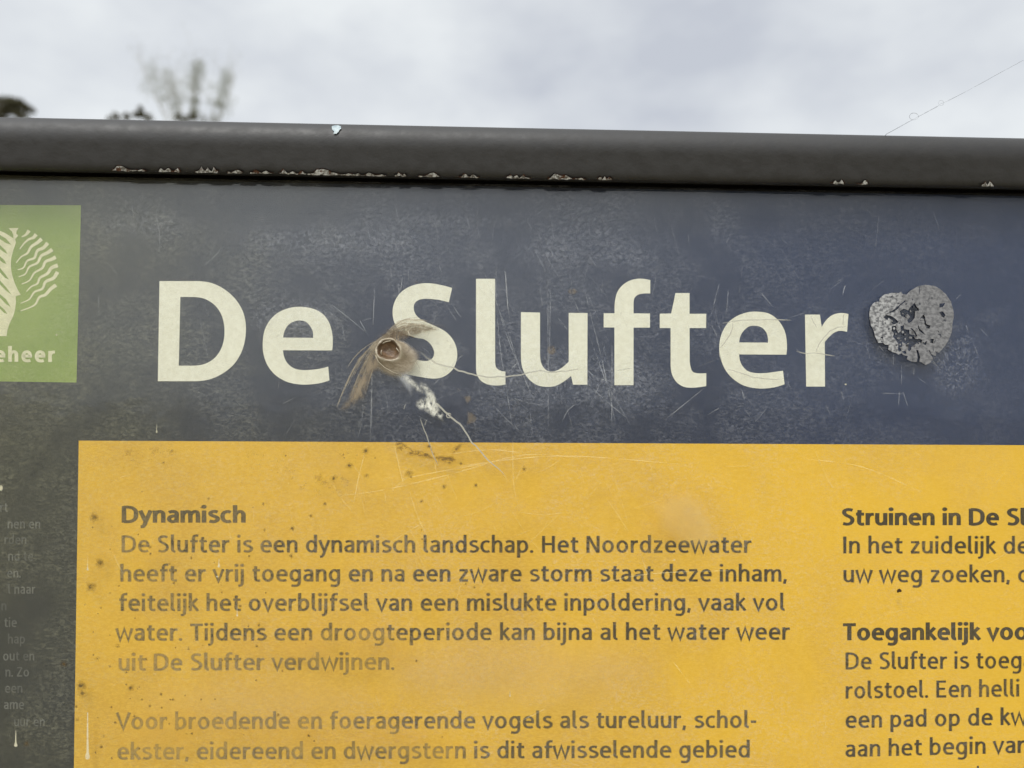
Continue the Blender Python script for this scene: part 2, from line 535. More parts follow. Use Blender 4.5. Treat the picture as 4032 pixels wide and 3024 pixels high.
# worn patches along the lower edge: (x0, x1, height)
chips = [(443,580,22),(625,708,22),(770,858,28),(895,955,22),(985,1072,20),(1100,1225,20),(1225,1395,26),(1395,1520,14),(1555,1600,24),
         (1648,1730,20),(1810,1885,22),(1995,2085,22),(2160,2305,24),(2355,2408,24),(3272,3322,22),(3375,3418,16),(3866,3912,26)]
for ci, (x0, x1, hh) in enumerate(chips):
    rr = random.Random(100 + ci)
    n = max(6, int((x1 - x0) / 8))
    def outline(grow):
        top = []
        for k in range(n + 1):
            t = k / n
            x = x0 - grow + (x1 - x0 + 2 * grow) * t
            prof = min(1.0, 7.0 * min(t, 1 - t) + 0.10) * (0.62 + 0.38 * math.sin(7.3 * t * (1 + ci % 3) + ci))
            top.append((x, rail_bottom(x) - 11 - (hh * 1.0 * max(.30, prof) * (0.45 + jag[k] * .9) + grow)))
        botm = [(x1 + grow - (x1 - x0 + 2*grow) * k / n, rail_bottom(x1 + grow - (x1 - x0 + 2*grow) * k / n) - 11 - rr2[k] * 5) for k in range(n + 1)]
        return top + botm
    jag = [rr.random() for _ in range(n + 3)]; jag = [(jag[k_] + jag[k_+1] * 1.4 + jag[k_+2]) / 3.4 for k_ in range(n + 1)]; rr2 = [rr.random() for _ in range(n + 1)]
    rail_patch(outline(4), CHIPEDGE, 0.00055, "chipped_paint_edge")
    rail_patch(outline(0), ZINC, 0.00075, "paint_chip")
fl = [(1306,497),(1316,494),(1330,493),(1342,497),(1343,506),(1336,512),(1333,519),(1325,526),(1313,527),(1315,517),(1308,510)]
o = rail_patch(fl, FLAKE, 0.0007, "paint_flake")
o['label'] = "pale blue-white flake on the upper face of the dark rail"

# board: navy sheet in front, grey back
def quad_box(px_poly, y_front, y_back, name, mfront, mrest, parent):
    fr_ = [P(a, b, y_front) for a, b in px_poly]
    bk = [Vector((q.x, y_back, q.z)) for q in fr_]
    n = len(fr_)
    v = fr_ + bk
    f = [list(range(n))[::-1], list(range(n, 2*n))]
    for i in range(n):
        j = (i + 1) % n
        f.append([i, j, n + j, n + i])
    return mesh_obj(name, v, f, [mfront, mrest], parent, [0] + [1]*(n+1))
XL = postxs[0] + RAIL_R + 0.001; XR = postxs[1] - RAIL_R - 0.001
topz_L = P(0, 699, 0).z; topz_R = P(4032, 772, 0).z
pL, pR = P(0, 699, 0), P(4032, 772, 0)
def topz(x): return pL.z + (pR.z - pL.z) * (x - pL.x) / (pR.x - pL.x)
def board(name, y0, y1, mfront, mrest, parent, dz=0.0):
    v = [Vector((XL, y0, BOT_Z + RAIL_R + .001)), Vector((XR, y0, BOT_Z + RAIL_R + .001)), Vector((XR, y0, topz(XR) + dz)), Vector((XL, y0, topz(XL) + dz))]
    v += [Vector((q.x, y1, q.z)) for q in v]
    f = [[0,1,2,3],[7,6,5,4],[0,4,5,1],[1,5,6,2],[2,6,7,3],[3,7,4,0]]
    return mesh_obj(name, v, f, [mfront, mrest], parent, [0,1,1,1,1,1])
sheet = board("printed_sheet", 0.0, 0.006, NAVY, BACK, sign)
# black strip added between sheet and rail to paint in the gap's shade
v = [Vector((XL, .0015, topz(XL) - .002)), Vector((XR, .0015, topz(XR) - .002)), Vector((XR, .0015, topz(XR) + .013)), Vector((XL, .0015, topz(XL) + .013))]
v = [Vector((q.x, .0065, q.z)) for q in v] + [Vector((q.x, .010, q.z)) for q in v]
mesh_obj("gap_shade_strip", v, [[0,1,2,3],[7,6,5,4],[0,4,5,1],[1,5,6,2],[2,6,7,3],[3,7,4,0]], GAP_SHADE, sign)

LY = -0.00010   # yellow / green
def flat(name, poly, y, mat, parent):
    v = [P(a, b, y) for a, b in poly]
    return mesh_obj(name, v, [list(range(len(v)))[::-1]], mat, parent)
yb = P(280, 3024, LY)
y_tl, y_tr = P(310, 1735, LY), P(4032, 1753, LY)
yv = [y_tl, Vector((XR - .001, LY, y_tr.z + (y_tr.z - y_tl.z) / (y_tr.x - y_tl.x) * (XR - .001 - y_tr.x))), Vector((XR - .001, LY, BOT_Z + .03))]
p2 = P(291, 3024, LY)
yv.append(Vector((y_tl.x + (p2.x - y_tl.x) / (p2.z - y_tl.z) * (BOT_Z + .03 - y_tl.z), LY, BOT_Z + .03)))
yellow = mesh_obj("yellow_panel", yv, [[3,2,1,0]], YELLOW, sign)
g1, g2 = P(319, 808, LY), P(301, 1506, LY)
gl_ = [g1, g2, P(-420, 1496, LY), P(-410, 806, LY)]
logo = mesh_obj("green_logo_panel", gl_, [[0,1,2,3][::-1]], GREEN, sign)

# title letters, traced
def Z(o, pts, s=2.765):
    return [((p[0] / s + o[0], p[1] / s + o[1], 1) if len(p) > 2 else (p[0] / s + o[0], p[1] / s + o[1])) for p in pts]
T1, T2, T3, T4 = (560,1050), (1300,1050), (1960,1050), (2600,1050)
K = 1
letters = [
 (T1, [[(188,157,K),(620,157,K),(760,180),(900,250),(1020,360),(1100,500),(1128,640),(1118,800),(1080,930),(1000,1060),(880,1160),(740,1225),(600,1247,K),(170,1247,K)],
       [(415,330,K),(560,330,K),(680,350),(790,420),(860,520),(893,650),(888,800),(845,920),(770,1010),(660,1065),(540,1078,K),(398,1078,K)]]),
 (T1, [[(2068,912,K),(1533,910,K),(1545,980),(1580,1050),(1650,1105),(1740,1125),(1850,1122),(1940,1110),(2025,1088,K),(2038,1238,K),(1950,1265),(1850,1280),(1720,1282),(1580,1255),(1450,1180),(1365,1075),(1320,950),(1312,830),(1330,700),(1385,590),(1480,500),(1600,450),(1720,437),(1850,455),(1960,510),(2035,610),(2070,740),(2074,830)],
       [(1533,772,K),(1550,700),(1590,635),(1650,598),(1710,585),(1780,600),(1830,650),(1858,710),(1860,775,K)]]),
 (T2, [[(1328,232,K),(1230,205),(1100,182),(980,185),(860,220),(760,290),(695,400),(680,510),(700,610),(760,700),(850,750),(940,775),(1020,790),(1080,830),(1125,900),(1130,960),(1100,1010),(1040,1027),(940,1012),(840,975),(735,935,K),(690,1120,K),(800,1160),(950,1195),(1150,1218),(1250,1190),(1340,1110),(1380,1000),(1378,900),(1340,800),(1260,710),(1150,650),(1060,610),(990,575),(935,525),(912,470),(915,410),(950,370),(1020,350),(1100,352),(1200,365),(1292,388,K)]]),
 (T2, [[(1588,132,K),(1795,132,K),(1796,1040,K),(1810,1100),(1850,1130),(1908,1143,K),(1908,1283,K),(1850,1292),(1790,1293),(1710,1280),(1640,1240),(1600,1180),(1588,1100,K)]]),
 (T3, [[(252,495,K),(460,500,K),(460,950,K),(470,1040),(500,1100),(550,1138),(620,1138),(690,1105),(772,1035,K),(772,503,K),(977,505,K),(975,1285,K),(820,1285,K),(798,1190,K),(720,1250),(620,1300),(520,1308),(420,1285),(330,1215),(270,1110),(252,980,K)]]),
 (T3, [[(1660,147,K),(1590,133),(1520,132),(1430,155),(1350,210),(1300,280),(1275,380),(1272,507,K),(1153,507,K),(1153,662,K),(1270,662,K),(1270,1290,K),(1478,1290,K),(1478,664,K),(1657,664,K),(1657,510,K),(1478,508,K),(1478,400,K),(1490,340),(1530,305),(1590,292),(1660,292,K)]]),
 (T4, [[(165,287,K),(318,287,K),(318,513,K),(500,513,K),(498,668,K),(318,668,K),(320,1030,K),(330,1090),(350,1140),(390,1158),(500,1160,K),(500,1300,K),(420,1312),(340,1318),(250,1305),(180,1260),(130,1180),(112,1080,K),(112,668,K),(-6,668,K),(-6,512,K),(118,510,K)]]),
 (T4, [[(1372,958,K),(857,955,K),(870,1030),(905,1095),(960,1140),(1040,1158),(1150,1158),(1250,1145),(1335,1133,K),(1353,1280,K),(1250,1312),(1150,1325),(1030,1322),(900,1290),(780,1210),(700,1110),(650,970),(642,860),(665,740),(730,620),(830,540),(960,495),(1060,490),(1180,510),(1280,580),(1350,690),(1375,800),(1378,900)],
       [(857,825,K),(875,750),(915,690),(970,650),(1030,643),(1100,660),(1150,710),(1170,770),(1172,827,K)]]),
 (T4, [[(1575,522,K),(1737,522,K),(1757,657,K),(1800,590),(1860,535),(1930,508),(1990,505),(2048,515,K),(2033,710,K),(1980,700),(1930,703),(1870,735),(1790,820,K),(1793,1305,K),(1588,1305,K)]]),
]
TY = -0.00015
for o_, cs in letters:
    v2, f2 = poly_fill([[tuple(q[0]) for q in spline(Z(o_, c_), True)] for c_ in cs])
    mesh_obj("title_letter", [P(q.x, q.y, TY) for q in v2], f2, WHITE, sheet)

# ---- text face drawn as strokes; x-height 500
def arch(x0, x1): return [(x0,310),(x0+55,405),(x0+130,456),(x0+200,446),(x1-8,385),(x1,290),(x1,0,K)]
BOWL_R = [(95,150),(150,62),(230,42),(318,88),(365,195),(365,305),(325,412),(240,458),(155,420),(95,330)]
BOWL_L = [(365,330),(310,420),(225,458),(140,410),(95,302),(95,198),(140,90),(220,42),(305,75),(365,160)]
def ln(*p): return [(a, b, K) for a, b in p]
def dot(x, y): return ('dot', x, y)
G = {
 'a': ([[(82,420),(150,452),(230,457),(300,430),(322,350),(322,270),(322,0,K)], [(322,272),(240,275),(150,252),(98,205),(92,130),(130,65),(195,44),(265,68),(322,135)]], 412),
 'b': ([ln((95,0),(95,720)), BOWL_R], 455), 'c': ([[(342,428),(280,456),(215,452),(135,408),(93,310),(93,200),(135,95),(210,46),(280,44),(345,70)]], 380),
 'd': ([ln((365,720),(365,0)), BOWL_L], 460),
 'e': ([[(100,262,K),(372,262,K),(364,345),(322,425),(245,458),(160,430),(108,350),(93,250),(110,140),(165,65),(250,42),(320,46),(378,70)]], 445),
 'f': ([[(312,678),(245,682),(180,660),(148,600),(142,500),(142,300,K),(142,0,K)], ln((40,455),(292,455))], 305),
 'g': ([[(365,500,K),(365,0),(352,-90),(300,-155),(215,-170),(105,-155)], BOWL_L], 460),
 'h': ([ln((95,0),(95,720)), arch(95,350)], 440), 'i': ([ln((95,0),(95,500)), dot(95,655)], 190),
 'j': ([[(95,500,K),(95,0),(85,-95),(45,-150),(-35,-170)], dot(95,655)], 190),
 'k': ([ln((95,0),(95,720)), ln((325,500),(120,262)), ln((150,300),(350,0))], 385),
 'l': ([[(95,720,K),(95,150,K),(112,75),(165,42),(195,42)]], 225),
 'm': ([ln((95,0),(95,500)), arch(95,330), arch(330,565)], 655), 'n': ([ln((95,0),(95,500)), arch(95,350)], 440),
 'o': ('ring', 478), 'p': ([ln((95,500),(95,-200)), BOWL_R], 455),
 'r': ([ln((95,0),(95,500)), [(95,300),(140,395),(200,442),(292,450)]], 312),
 's': ([[(322,432),(250,458),(175,455),(108,410),(110,335),(180,282),(260,245),(322,190),(315,105),(240,48),(160,42),(75,72)]], 385),
 't': ([[(155,620,K),(142,480,K),(140,150,K),(158,75),(210,44),(300,50)], ln((40,455),(295,455))], 318),
 'u': ([[(90,500,K),(90,200),(110,100),(180,46),(262,62),(345,150)], ln((345,500),(345,0))], 435),
 'v': ([ln((45,500),(200,22),(355,500))], 398), 'w': ([ln((45,500),(165,22),(300,470),(435,22),(555,500))], 598),
 'y': ([ln((42,500),(205,40)), [(358,500,K),(215,60,K),(165,-95),(120,-155),(50,-165)]], 398),
 'z': ([ln((58,455),(330,455)), ln((58,45),(345,45)), ln((315,450),(80,50))], 392),
 '.': ([dot(80,48)], 178), ',': ([ln((98,100),(62,-85))], 178), '-': ([ln((40,250),(225,250))], 262),
 'D': ([ln((100,0),(100,680)), [(100,636,K),(240,636),(360,600),(450,500),(470,340),(450,180),(360,80),(240,44),(100,44,K)]], 560),
 'S': ([[(378,612),(290,640),(200,636),(122,582),(118,485),(190,400),(280,348),(362,270),(368,160),(300,65),(200,42),(75,72)]], 450),
 'H': ([ln((100,0),(100,680)), ln((430,0),(430,680)), ln((100,350),(430,350))], 530),
 'N': ([ln((100,0),(100,680)), ln((440,0),(440,680)), ln((110,670),(430,10))], 540),
 'T': ([ln((20,636),(440,636)), ln((230,0),(230,636))], 455), 'V': ([ln((35,680),(245,25),(455,680))], 480),
 'I': ([ln((100,0),(100,680))], 200), 'E': ([ln((100,0),(100,680)), ln((100,636),(395,636)), ln((100,350),(365,350)), ln((100,44),(405,44))], 450),
 'Z': ([ln((58,636),(410,636)), ln((50,44),(425,44)), ln((400,630),(75,50))], 470), ' ': ([], 205)}
def glyph(ch, w):
    g, adv = G[ch]
    out = []
    if g == 'ring':
        pts = [(Vector((239 + 146 * math.cos(t), 250 + 208 * math.sin(t))), False) for t in [2*math.pi*i/28 for i in range(28)]]
        return [ribbon(pts, w, closed=True)], adv
    for s in g:
        if s[0] == 'dot':
            r = w * .60
            out.append(([Vector((s[1] + r*math.cos(a), s[2] + r*math.sin(a))) for a in [2*math.pi*i/12 for i in range(12)]], [list(range(12))]))
        else:
            out.append(ribbon(spline(s, n=5), w))
    return out, adv
def width(t, sp=0): return sum(G[c][1] + sp for c in t)
def text_line(text, fit, x0, y0, x1, y1, xh, weight, mat, parent, y, halo=False, sp=0):
    """baseline from (x0,y0) to (x1,y1); 'fit' is the stretch of text between the two"""
    sx = (x1 - x0) / (width(fit, sp) - 90)
    V, F = [], []
    cx, k = 0.0, 0
    for ch in text:
        st, adv = glyph(ch, weight)
        for v2, f2 in st:
            o_ = len(V)
            for q in v2:
                X = x0 + (cx + q.x - 45) * sx
                base = y0 + (y1 - y0) * (X - x0) / (x1 - x0)
                V.append(P(X, base - q.y * xh / 500.0, y - 1e-5 * (k % 4)))
            F += [[i + o_ for i in f_] for f_ in f2]
            k += 1
        cx += adv + sp
    nf = len(F)
    if halo:
        cx, k = 0.0, 0
        for ch in text:
            st, adv = glyph(ch, weight + (22 if ch in '.,' or weight > 110 else 46))
            for v2, f2 in st:
                o_ = len(V)
                for q in v2:
                    X = x0 + (cx + q.x - 45) * sx
                    base = y0 + (y1 - y0) * (X - x0) / (x1 - x0)
                    V.append(P(X, base - q.y * xh / 500.0, y + 3e-5 - 4e-6 * (k % 4)))
                F += [[i + o_ for i in f_] for f_ in f2]
                k += 1
            cx += adv + sp
    return mesh_obj("text_line", V, F, [mat, BLEED], parent, [0] * nf + [1] * (len(F) - nf))
TX = -0.00016
R_, B_ = 90, 132
for t, fit, x0, y0, x1, y1, b, mat in [
    ("Dynamisch", None, 481, 2058, 964, 2058, 1, INKBOLD),
    ("De Slufter is een dynamisch landschap. Het Noordzeewater", None, 479, 2175, 2956, 2177, 0, INK),
    ("heeft er vrij toegang en na een zware storm staat deze inham,", None, 474, 2290, 3097, 2290, 0, INK),
    ("feitelijk het overblijfsel van een mislukte inpoldering, vaak vol", None, 470, 2406, 3088, 2404, 0, INK),
    ("water. Tijdens een droogteperiode kan bijna al het water weer", None, 459, 2523, 3107, 2519, 0, INK),
    ("uit De Slufter verdwijnen.", None, 468, 2641, 1553, 2637, 0, INKSOFT),
    ("Voor broedende en foeragerende vogels als tureluur, schol-", None, 462, 2872, 2977, 2866, 0, INKSOFT),
    ("ekster, eidereend en dwergstern is dit afwisselende gebied", None, 463, 2991, 2952, 2983, 0, INKSOFT),
    ("Struinen in De Sl", "Struinen in De", 3316, 2068, 3929, 2068, 1, INKBOLD),
    ("In het zuidelijk de", "In het zuidelijk", 3320, 2179, 3918, 2180, 0, INK),
    ("uw weg zoeken, o", "uw weg zoeken,", 3322, 2293, 3975, 2293, 0, INK),
    ("Toegankelijk voo", "Toegankelijk", 3322, 2521, 3856, 2519, 1, INKBOLD),
    ("De Slufter is toega", "De Slufter is", 3329, 2636, 3812, 2633, 0, INK),
    ("rolstoel. Een helli", "rolstoel. Een", 3330, 2751, 3823, 2745, 0, INK),
    ("een pad op de kw", "een pad op de", 3330, 2867, 3906, 2856, 0, INK),
    ("aan het begin van", "aan het begin", 3330, 2981, 3880, 2968, 0, INK)]:
    text_line(t, fit or t, x0, y0, x1, y1, 49 if not b else 48, B_ if b else R_, mat, yellow, TX, halo=True)
text_line("l", "l", 3846, 3086, 3858, 3086, 49, R_, INK, yellow, TX)
for t, xe, yb_ in [("rt",30,2016),("nen en",158,2081),("rden",104,2143),("nd te",130,2208),("en.",82,2274),("l naar",138,2338),("n",25,2403),
                   ("tie",65,2469),("hap",98,2534),("out en",135,2601),("n. Zo",114,2664),("een",88,2728),("ame",94,2792),("uur en",176,2860)]:
    wpx = (width(t) - 90) * 27.5 / 500.0
    text_line(t, t, xe - wpx, yb_, xe, yb_, 27.5, 104, PALETEXT, sheet, TX)
# logo lettering and emblem
s_ = 2.5147
wl = []
o_t = text_line("eheer", "eheer", -18, 1424, 223, 1425, 43, 150, CREAM, logo, TX, sp=95)
o_t.name = "logo_lettering"
def E(pts): return [(x / s_, y / s_ + 860) for x, y in pts]
body_o = E([(85,97),(185,95),(165,125),(160,150),(180,170),(150,205),(158,240),(130,320),(110,400),(108,480),(120,560),(145,640),(175,705),(205,755),(155,770),(158,830),(150,900),(130,970),(95,1040),(75,1100),(65,1165),(-80,1165),(-80,100),(0,122),(60,150),(105,180),(132,198),(132,165),(118,130)])
slits = [[(-60,150),(0,165),(60,200),(112,262),(60,245),(0,205),(-60,185)],[(-60,240),(0,265),(50,310),(75,352),(40,335),(0,305),(-60,275)],
         [(-60,350),(0,375),(40,410),(65,452),(30,440),(0,415),(-60,385)],[(-60,465),(0,490),(50,550),(90,606),(50,590),(0,535),(-60,500)],
         [(-60,590),(0,615),(60,680),(115,756),(60,715),(0,655),(-60,625)],[(-60,720),(0,750),(60,800),(105,876),(60,850),(0,785),(-60,755)],
         [(-60,840),(0,865),(40,900),(75,946),(40,935),(0,895),(-60,870)]]
v2, f2 = poly_fill([body_o] + [E(s) for s in slits])
parts = [([P(q.x, q.y, TX) for q in v2], f2)]
for wv in [[(215,182),(255,162),(288,120)],[(195,305),(240,245),(290,205),(330,190),(358,158)],[(160,440),(210,380),(270,345),(310,280),(370,240),(412,203)],
           [(175,508),(230,490),(270,420),(340,390),(370,320),(430,290),(472,243)],[(185,578),(250,550),(290,480),(370,440),(410,370),(470,340),(517,308)],
           [(215,650),(290,615),(340,540),(420,490),(450,430),(510,405),(552,383)],[(260,725),(310,675),(370,645),(395,590),(470,545),(510,490),(572,465)],
           [(205,840),(290,800),(340,730),(420,695),(450,630),(530,590),(570,530)],[(205,915),(300,880),(350,850),(390,780),(450,755),(500,700),(555,660)]]:
    pts = [(Vector(q), False) for q in E(wv)]
    pts = spline([tuple(q[0]) for q in pts], n=6)
    rv, rf = ribbon(pts, lambda t: 3.5 + 11.5 * t, contrast=0)
    parts.append(([P(q.x, q.y, TX) for q in rv], rf))
V, F, A = merge(parts)
mesh_obj("tree_emblem", V, F, CREAM, logo)

# ------------------------------------------------------------------ acrylic cover and its marks
CY = -0.0045
cover = board("acrylic_cover", CY, -0.0012, COVER, CLEAR, sign)
DY = CY - 0.00015
def lines(name, data, mat, label=None, stuff=False):
    parts = []
    for idx, (pts, w, a) in enumerate(data):
        sp_ = [(Vector(q), False) for q in pts]
        rv, rf = ribbon(sp_, w, contrast=0)
        n = len(sp_)
        al = []
        for i in range(n):
            e = min(1.0, (i + .3) / (n * .12 + .3), (n - 1 - i + .3) / (n * .12 + .3))
            al += [a * e] * 2
        parts.append(([P(q.x, q.y, DY - 4e-6 * (idx % 12)) for q in rv], rf, al))
    if stuff:
        V, F, A = merge(parts)
        o = mesh_obj(name, V, F, mat, cover, alpha=A)
        o['kind'] = 'stuff'
        return
    for k, (V, F, A) in enumerate(parts):
        o = mesh_obj(name, V, F, mat, cover, alpha=A)
        if label and k == 0: o['label'] = label
def jagged(pts, amp, rr, step=14):
    out = []
    for i in range(len(pts) - 1):
        a, b = Vector(pts[i]), Vector(pts[i+1])
        n = max(1, int((b - a).length / step))
        for j in range(n):
            q = a.lerp(b, j / n)
            out.append((q.x + rr.uniform(-amp, amp), q.y + rr.uniform(-amp, amp)))
    out.append(pts[-1])
    return out
def zz(o, pts, s): return [(x / s + o[0], y / s + o[1]) for x, y in pts]
rr = random.Random(5)
crackA = zz(T2, [(960,910),(1010,950),(1050,990),(1100,1015),(1150,1050),(1210,1075),(1290,1090),(1345,1100),(1400,1130),(1450,1145),(1500,1165),(1590,1180),(1700,1200),(1800,1200),(1830,1190),(1910,1200),(2000,1190),(2090,1175)], 2.765) + \
         zz(T3, [(350,1150),(450,1135),(550,1148),(650,1145),(750,1135),(850,1115),(970,1095)], 2.765)
Dz = (1300, 1500)
crackC = zz(Dz, [(850,150),(940,205),(1000,265),(1050,315),(1130,375),(1190,460),(1240,540),(1300,600),(1350,660),(1420,730),(1490,785),(1540,850)], 2.212)
loop = [(1767 + 9 * math.cos(t), 1636 + 9 * math.sin(t)) for t in [2*math.pi*i/14 for i in range(15)]]
cr_l = [(jagged(crackA, 1.6, rr), lambda t: 7 - 3.6 * t, 1.0), (jagged(crackC, 1.6, rr), lambda t: 7.5 - 4 * t, 1.0), (loop, 3.5, 1.0),
        (jagged(zz(T3, [(1285,1130),(1380,1115),(1470,1108)], 2.765), 1, rr), 3.5, .8)]
for pts in [[(670,620),(730,605),(790,595),(900,580),(1000,580),(1130,577),(1260,573),(1330,578),(1430,583)],
            [(790,600),(790,660),(750,750),(700,830),(650,885)],[(640,930),(648,970),(665,1020)],
            [(695,1118),(760,1122),(870,1155),(1000,1200),(1130,1222),(1240,1230),(1340,1223)],
            [(1480,918),(1540,938),(1600,945),(1680,940),(1740,945),(1800,960),(1850,968),(1900,970)],
            [(2020,650),(1930,660),(1850,700),(1780,770),(1730,840),(1695,930)],[(1640,540),(1670,610),(1705,660)],[(1995,520),(1985,640)]]:
    cr_l.append((jagged(zz(T4, pts, 2.765), 1.0, rr), 4.2, .85))
for pts in [[(783,320),(800,380),(820,430),(850,500),(880,600),(940,740)],[(840,340),(825,385)],[(655,200),(642,245)]]:
    cr_l.append((jagged(zz(Dz, pts, 2.212), 1.0, rr), 4.0, .8))
lines("crack", cr_l, CRACK, "pale branching cracks running right from the burn hole")

sc = []
def S(o, pts, w=3.2, a=.9, s=2.765):
    q = zz(o, pts, s)
    q = [tuple(k[0]) for k in spline(q, n=8)]
    sc.append((q, w, a))
for pts in [[(485,210),(462,740)],[(457,1090),(440,1900)],[(745,210),(780,620)],[(785,110),(770,250)],[(850,40),(852,210)],
            [(1650,0),(1790,330),(1900,680),(2000,950),(2100,1180),(2230,1480)],[(1810,0),(1805,280),(1850,880),(1900,1200),(1985,1750)],
            [(1910,50),(1935,460)],[(1920,1170),(2040,1040)],[(0,400),(230,580),(430,750)],[(320,580),(420,760)],[(130,620),(170,880)],[(1120,1290),(1460,940)]]:
    S(T2, pts)
for pts in [[(75,10),(110,470)],[(545,130),(550,1750)],[(575,200),(562,1000)],[(930,180),(1000,480),(1090,830),(1180,1220),(1280,1700)],[(830,360),(885,500)],
            [(985,720),(1070,950),(1180,1250),(1430,1700)],[(975,1270),(1200,1480),(1410,1650)],[(660,560),(760,690)],[(1245,830),(1240,1700)],
            [(840,1500),(760,1570),(700,1690)],[(160,1430),(330,1480),(480,1510)],[(0,430),(150,830),(260,1180)],[(460,210),(485,430)],[(985,1130),(1060,1200),(1230,1250)]]:
    S(T3, pts)
for pts in [[(640,190),(550,540)],[(740,250),(720,520)],[(1100,290),(1230,440)],[(480,1320),(60,1660)],[(880,1320),(920,1450)],[(1160,1540),(1030,1690)],[(520,1610),(640,1540)],[(2010,200),(1985,310)],[(560,640),(620,760)]]:
    S(T4, pts)
for pts in [[(90,220),(60,310)],[(335,870),(345,980),(380,1090)],[(655,1040),(660,1170)],[(755,1170),(755,1400)],[(730,1480),(720,1650)],[(770,1480),(830,1659)],[(520,1505),(780,1515)],[(1460,330),(1380,410)],[(905,1200),(900,1290)],[(960,1330),(1050,1390)],[(1600,900),(1650,1010),(1680,1090)],[(1520,690),(1560,800)],[(1690,730),(1780,830)]]:
    S((3300,1050), pts, 3.0, .7, 3.0219)
lines("scratch", sc, SCRATCH)
sc = []
rr = random.Random(11)
for k in range(150):                        # hairline scratches, mostly steep, over the navy header
    x = rr.choice([rr.uniform(380, 3950), rr.gauss(2150, 420)]); y = rr.uniform(800, 1700)
    an = rr.gauss(1.35, .35) if rr.random() < .6 else rr.uniform(0, 3.14)
    ln_ = rr.uniform(25, 170)
    x2, y2 = x + ln_ * math.cos(an), y + ln_ * math.sin(an)
    if not (740 < y2 < 1735 and 330 < x2 < 4000): continue
    mx, my = (x + x2) / 2 + rr.uniform(-.06, .06) * ln_, (y + y2) / 2
    sc.append(([tuple(q[0]) for q in spline([(x, y), (mx, my), (x2, y2)], n=6)], rr.uniform(1.6, 2.8), rr.uniform(.25, .7)))
lines("hairline_scratches", sc, SCRATCH, stuff=True)
sc = []
for pts in [[(0,1005),(400,960),(900,850),(1300,740),(1500,680),(1750,640),(2212,670)],[(640,850),(1000,780),(1350,720)],[(330,520),(250,830),(200,1100)],[(540,480),(600,740),(640,900)],[(870,530),(930,800)],[(1590,500),(1600,900),(1640,1106)],[(1000,640),(1400,600),(1700,630)]]:
    S(Dz, pts, 4, .8, 2.212)
for pts in [[(970,1010),(1200,985),(1500,1005)],[(1730,990),(1860,1008),(1990,1062)],[(1380,1185),(1402,1250)],[(1300,1258),(1400,1240),(1580,1232)],[(1120,1560),(1180,1530)],[(1455,1430),(1500,1490)],[(1590,1650),(1660,1655)]]:
    S((0, 0), pts, 4, .9, .5486)
lines("scratch", sc, SCRATCHY)
sc = []
for k in range(120):
    x, y = rr.uniform(330, 3950), rr.uniform(1760, 2950)
    if rr.random() < .5: x, y = rr.gauss(1900, 500), rr.gauss(1950, 160)
    an = rr.choice([rr.gauss(-.45, .25), rr.gauss(1.3, .3)])
    ln_ = rr.uniform(40, 260)
    x2, y2 = x + ln_ * math.cos(an), y + ln_ * math.sin(an)
    if not (1760 < y2 < 3010 and 330 < x2 < 4000 and 330 < x < 4000 and 1760 < y < 3010): continue
    sc.append(([tuple(q[0]) for q in spline([(x, y), ((x+x2)/2, (y+y2)/2 + rr.uniform(-.08, .08) * ln_), (x2, y2)], n=6)], rr.uniform(2, 4), rr.uniform(.2, .55)))
lines("hairline_scratches", sc, SCRATCHY, stuff=True)

def decal(name, polys, soft, step, mat, amax=1.0, dy=0.0, label=None):
    for i, p in enumerate(polys):
        V, F, A = decal_data(p, soft, step, DY - dy - 6e-6 * i, amax)
        o = mesh_obj(name, V, F, mat, cover, alpha=A)
        if label and i == 0: o['label'] = label
Sz = (1300, 1150)
def s6(pts): return zz(Sz, pts, 2.765)
decal("burn_smear", [s6([(60,1290),(160,1160),(215,1040),(280,900),(340,760),(400,650),(470,540),(540,450),(640,390),(760,360),(900,320),(1010,330),(1150,345),(1240,420),(1150,440),(1000,470),(880,500),(800,560),(840,680),(760,760),(600,800),(560,860),(480,900),(430,1050),(380,1180),(270,1250),(150,1310)])], 36, 6, SOOT, 1.0, .00003,
      "brown scorched smear arching over the burn hole")
decal("burn_smear", [s6([(500,500),(620,420),(760,380),(905,325),(920,360),(1020,335),(1110,370),(1200,410),(1130,425),(1000,450),(930,480),(860,500),(800,490),(720,500),(600,540)]),
                     s6([(1235,450),(1265,480),(1295,540),(1270,550),(1245,500)]), s6([(1290,590),(1320,560),(1350,590),(1330,625),(1300,620)]), s6([(1350,670),(1380,650),(1390,690),(1360,700)]), s6([(1140,530),(1180,520),(1190,570),(1150,575)])], 10, 5, SOOTDARK, .75, .00008)
decal("burn_smear", [s6([(640,330),(300,700),(180,1000),(260,950),(420,680),(560,500),(760,400),(1050,380),(1300,420),(1250,340),(1000,300),(800,310)])], 30, 8, SOOT, .35, .00001)
decal("milky_mark", [s6([(600,860),(760,780),(830,640),(900,720),(880,880),(920,1000),(900,1180),(830,1080),(740,980),(680,900)])], 24, 6, MILKY, 1.0, .00012)
decal("crazed_mark", [s6([(1000,1000),(1090,1040),(1170,1150),(1200,1280),(1220,1390),(1120,1360),(1020,1300),(930,1250),(960,1160),(1030,1120)]), s6([(700,860),(860,900),(960,980),(1040,1100),(980,1130),(900,1060),(800,980),(720,920)]), s6([(980,960),(1060,990),(1130,1080),(1180,1160),(1190,1240),(1250,1330),(1240,1420),(1180,1400),(1110,1370),(1040,1310),(960,1290),(920,1240),(930,1170),(1000,1180),(1040,1150),(1010,1080),(940,1050)]),
                      s6([(1060,1080),(1150,1110),(1190,1230),(1170,1340),(1090,1320),(1080,1200)])], 24, 4, CRAZE, 1.0, .00016, "white crazed patch below the burn hole")
